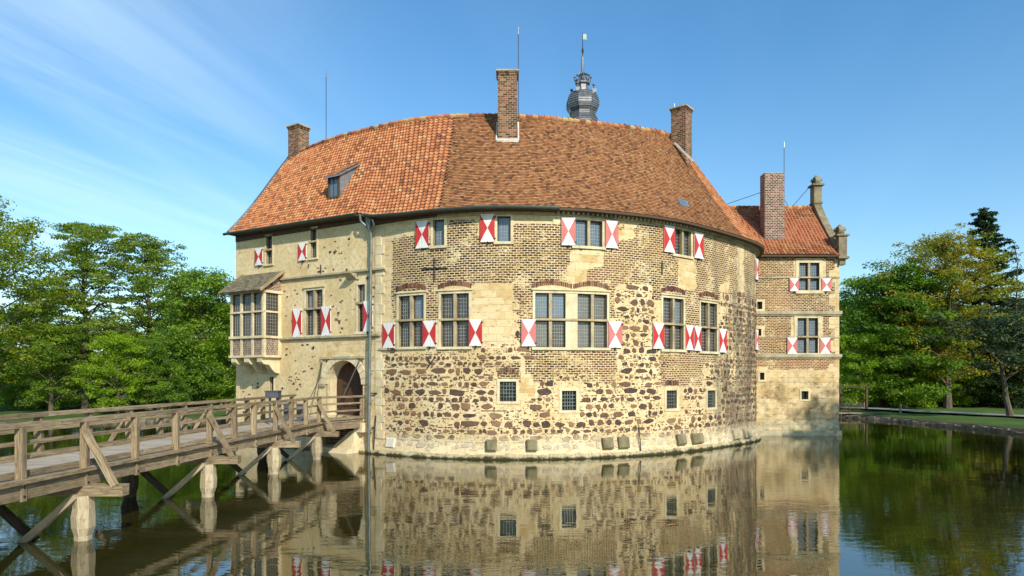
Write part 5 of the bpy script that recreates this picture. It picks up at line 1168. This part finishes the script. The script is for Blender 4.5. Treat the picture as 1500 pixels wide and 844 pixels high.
# right bank
pl('maple', 1388, 72, 1.0, 'big bronze and yellow green maple right of the castle', rz=.8)
pl('spruce', 1446, 79, 1.05, 'tall dark spruce behind the bronze maple')
pl('green', 1292, 77, 1.12, 'green tree between the brick wing and the bronze maple')
pl('lime', 1256, 74, .68, 'light green tree beside the brick wing')
pl('yellowgreen', 1326, 74, 1.22, 'fresh green tree with low branches growing against the left side of the bronze maple')
pl('lime', 1350, 74, .62, 'light green tree lit up under the bronze maple')
pl('bare', 1487, 74, .98, 'thin bare stemmed larch at the right edge')
pl('darkt', 1500, 72, 1.0, 'dark shaded tree at the right picture edge')
pl('darkt', 1478, 77, .95, 'dark tree between the maple trunk and the right edge')
pl('lean', 1481, 57, .98, 'small dark tree with leaning trunk on the lawn', rz=.0)
pl('lime', 1405, 75, .55, 'low light green tree beside the maple trunk')
pl('green', 1250, 90, 1.05, 'green background tree peeping over beside the wing')
pl('darkt', 1330, 92, 1.25, 'dark background tree behind the green one')
pl('green', 1395, 96, 1.1, 'green background tree behind the maple crown'); pl('darkt', 1510, 92, 1.4, 'dark background tree beyond the right edge'); pl('green', 1230, 98, .9, 'green background tree hidden behind the brick wing')
BR = ['beside the wing', 'behind the wooden gate frame', 'right of the gate frame', 'left of the bollard', 'behind the path', 'under the green tree', 'under the maple', 'left of the maple trunk', 'right of the maple trunk', 'by the right edge']
for i in range(10): pl('bushL' if i % 2 else 'bush', 1240+i*30, 74+random.uniform(0, 8), random.uniform(.9, 1.35), 'leafy bush on the right bank '+BR[i], 'bush', 'bushes on the right bank')
# off-frame trees on the sunny side that dapple the foot of the wing
for i, (x, y_, s_) in enumerate([(36.4, 16.0, 1.26), (32.0, 11.0, 1.24)]): place('alderB' if i else 'alderA', x, y_, s_, i*2., ['alder on the near right bank, nearer the water', 'alder on the near right bank, farther from the water'][i], 'tree')
# ------------------------------------------------------------------ gate frame, bollard, jetty on the right
q_ = empty('gate_frame', (pxx(1250, 69), 69.5, .3)); tag(q_, 'dark timber gate frame on the bank beside the brick wing', 'gate')
for x in (-1.1, 1.6): part('post', lambda mb: mb.bar((x, 0, 0), (x, 0, 2.6), .2, .2, up=(0, 1, 0)), MAT['darkwood'], q_)
part('lintel', lambda mb: mb.bar((-1.3, 0, 2.65), (1.8, 0, 2.65), .2, .14), MAT['darkwood'], q_)
part('hurdle', lambda mb: [mb.bar((-1.0+k*.2, .05, 0), (-1.0+k*.2, .05, 1.1), .05, .03, up=(0, 1, 0)) for k in range(13)]+[mb.bar((-1.0, .08, h), (1.5, .08, h), .04, .07) for h in (.25, .9)], MAT['wood'], q_)
q_ = empty('jetty', (pxx(1256, 66.5), 66.5, 0)); tag(q_, 'low wooden landing at the water beside the brick wing', 'jetty')
part('platform', lambda mb: [mb.bar((-2.2+k*.25, -.9, .45), (-2.2+k*.25, .9, .45), .23, .08) for k in range(17)], MAT['wood'], q_)
for x in (-2, 0, 1.8): part('post', lambda mb: mb.bar((x, -.8, -1), (x, -.8, .4), .16, .16, up=(0, 1, 0)), MAT['darkwood'], q_)
q_ = empty('bollard', (pxx(1319, 64.5), 64.5, .45)); tag(q_, 'short grey post on the lawn beside the path', 'bollard')
mb = MB(); mb.tube([(0, 0, 0), (0, 0, .85), (0, 0, .95)], [.1, .1, .04], 8); mb.build('shaft', MAT['wood'], q_)
q_ = empty('rubble_rock', (-.465*34, 33.0, 0))
bpy.data.objects.remove(q_)
setloc(castle, (0, 40, 0)); setloc(wing, (18, 48, 0)); setloc(br, (-10.5, 18, 0))
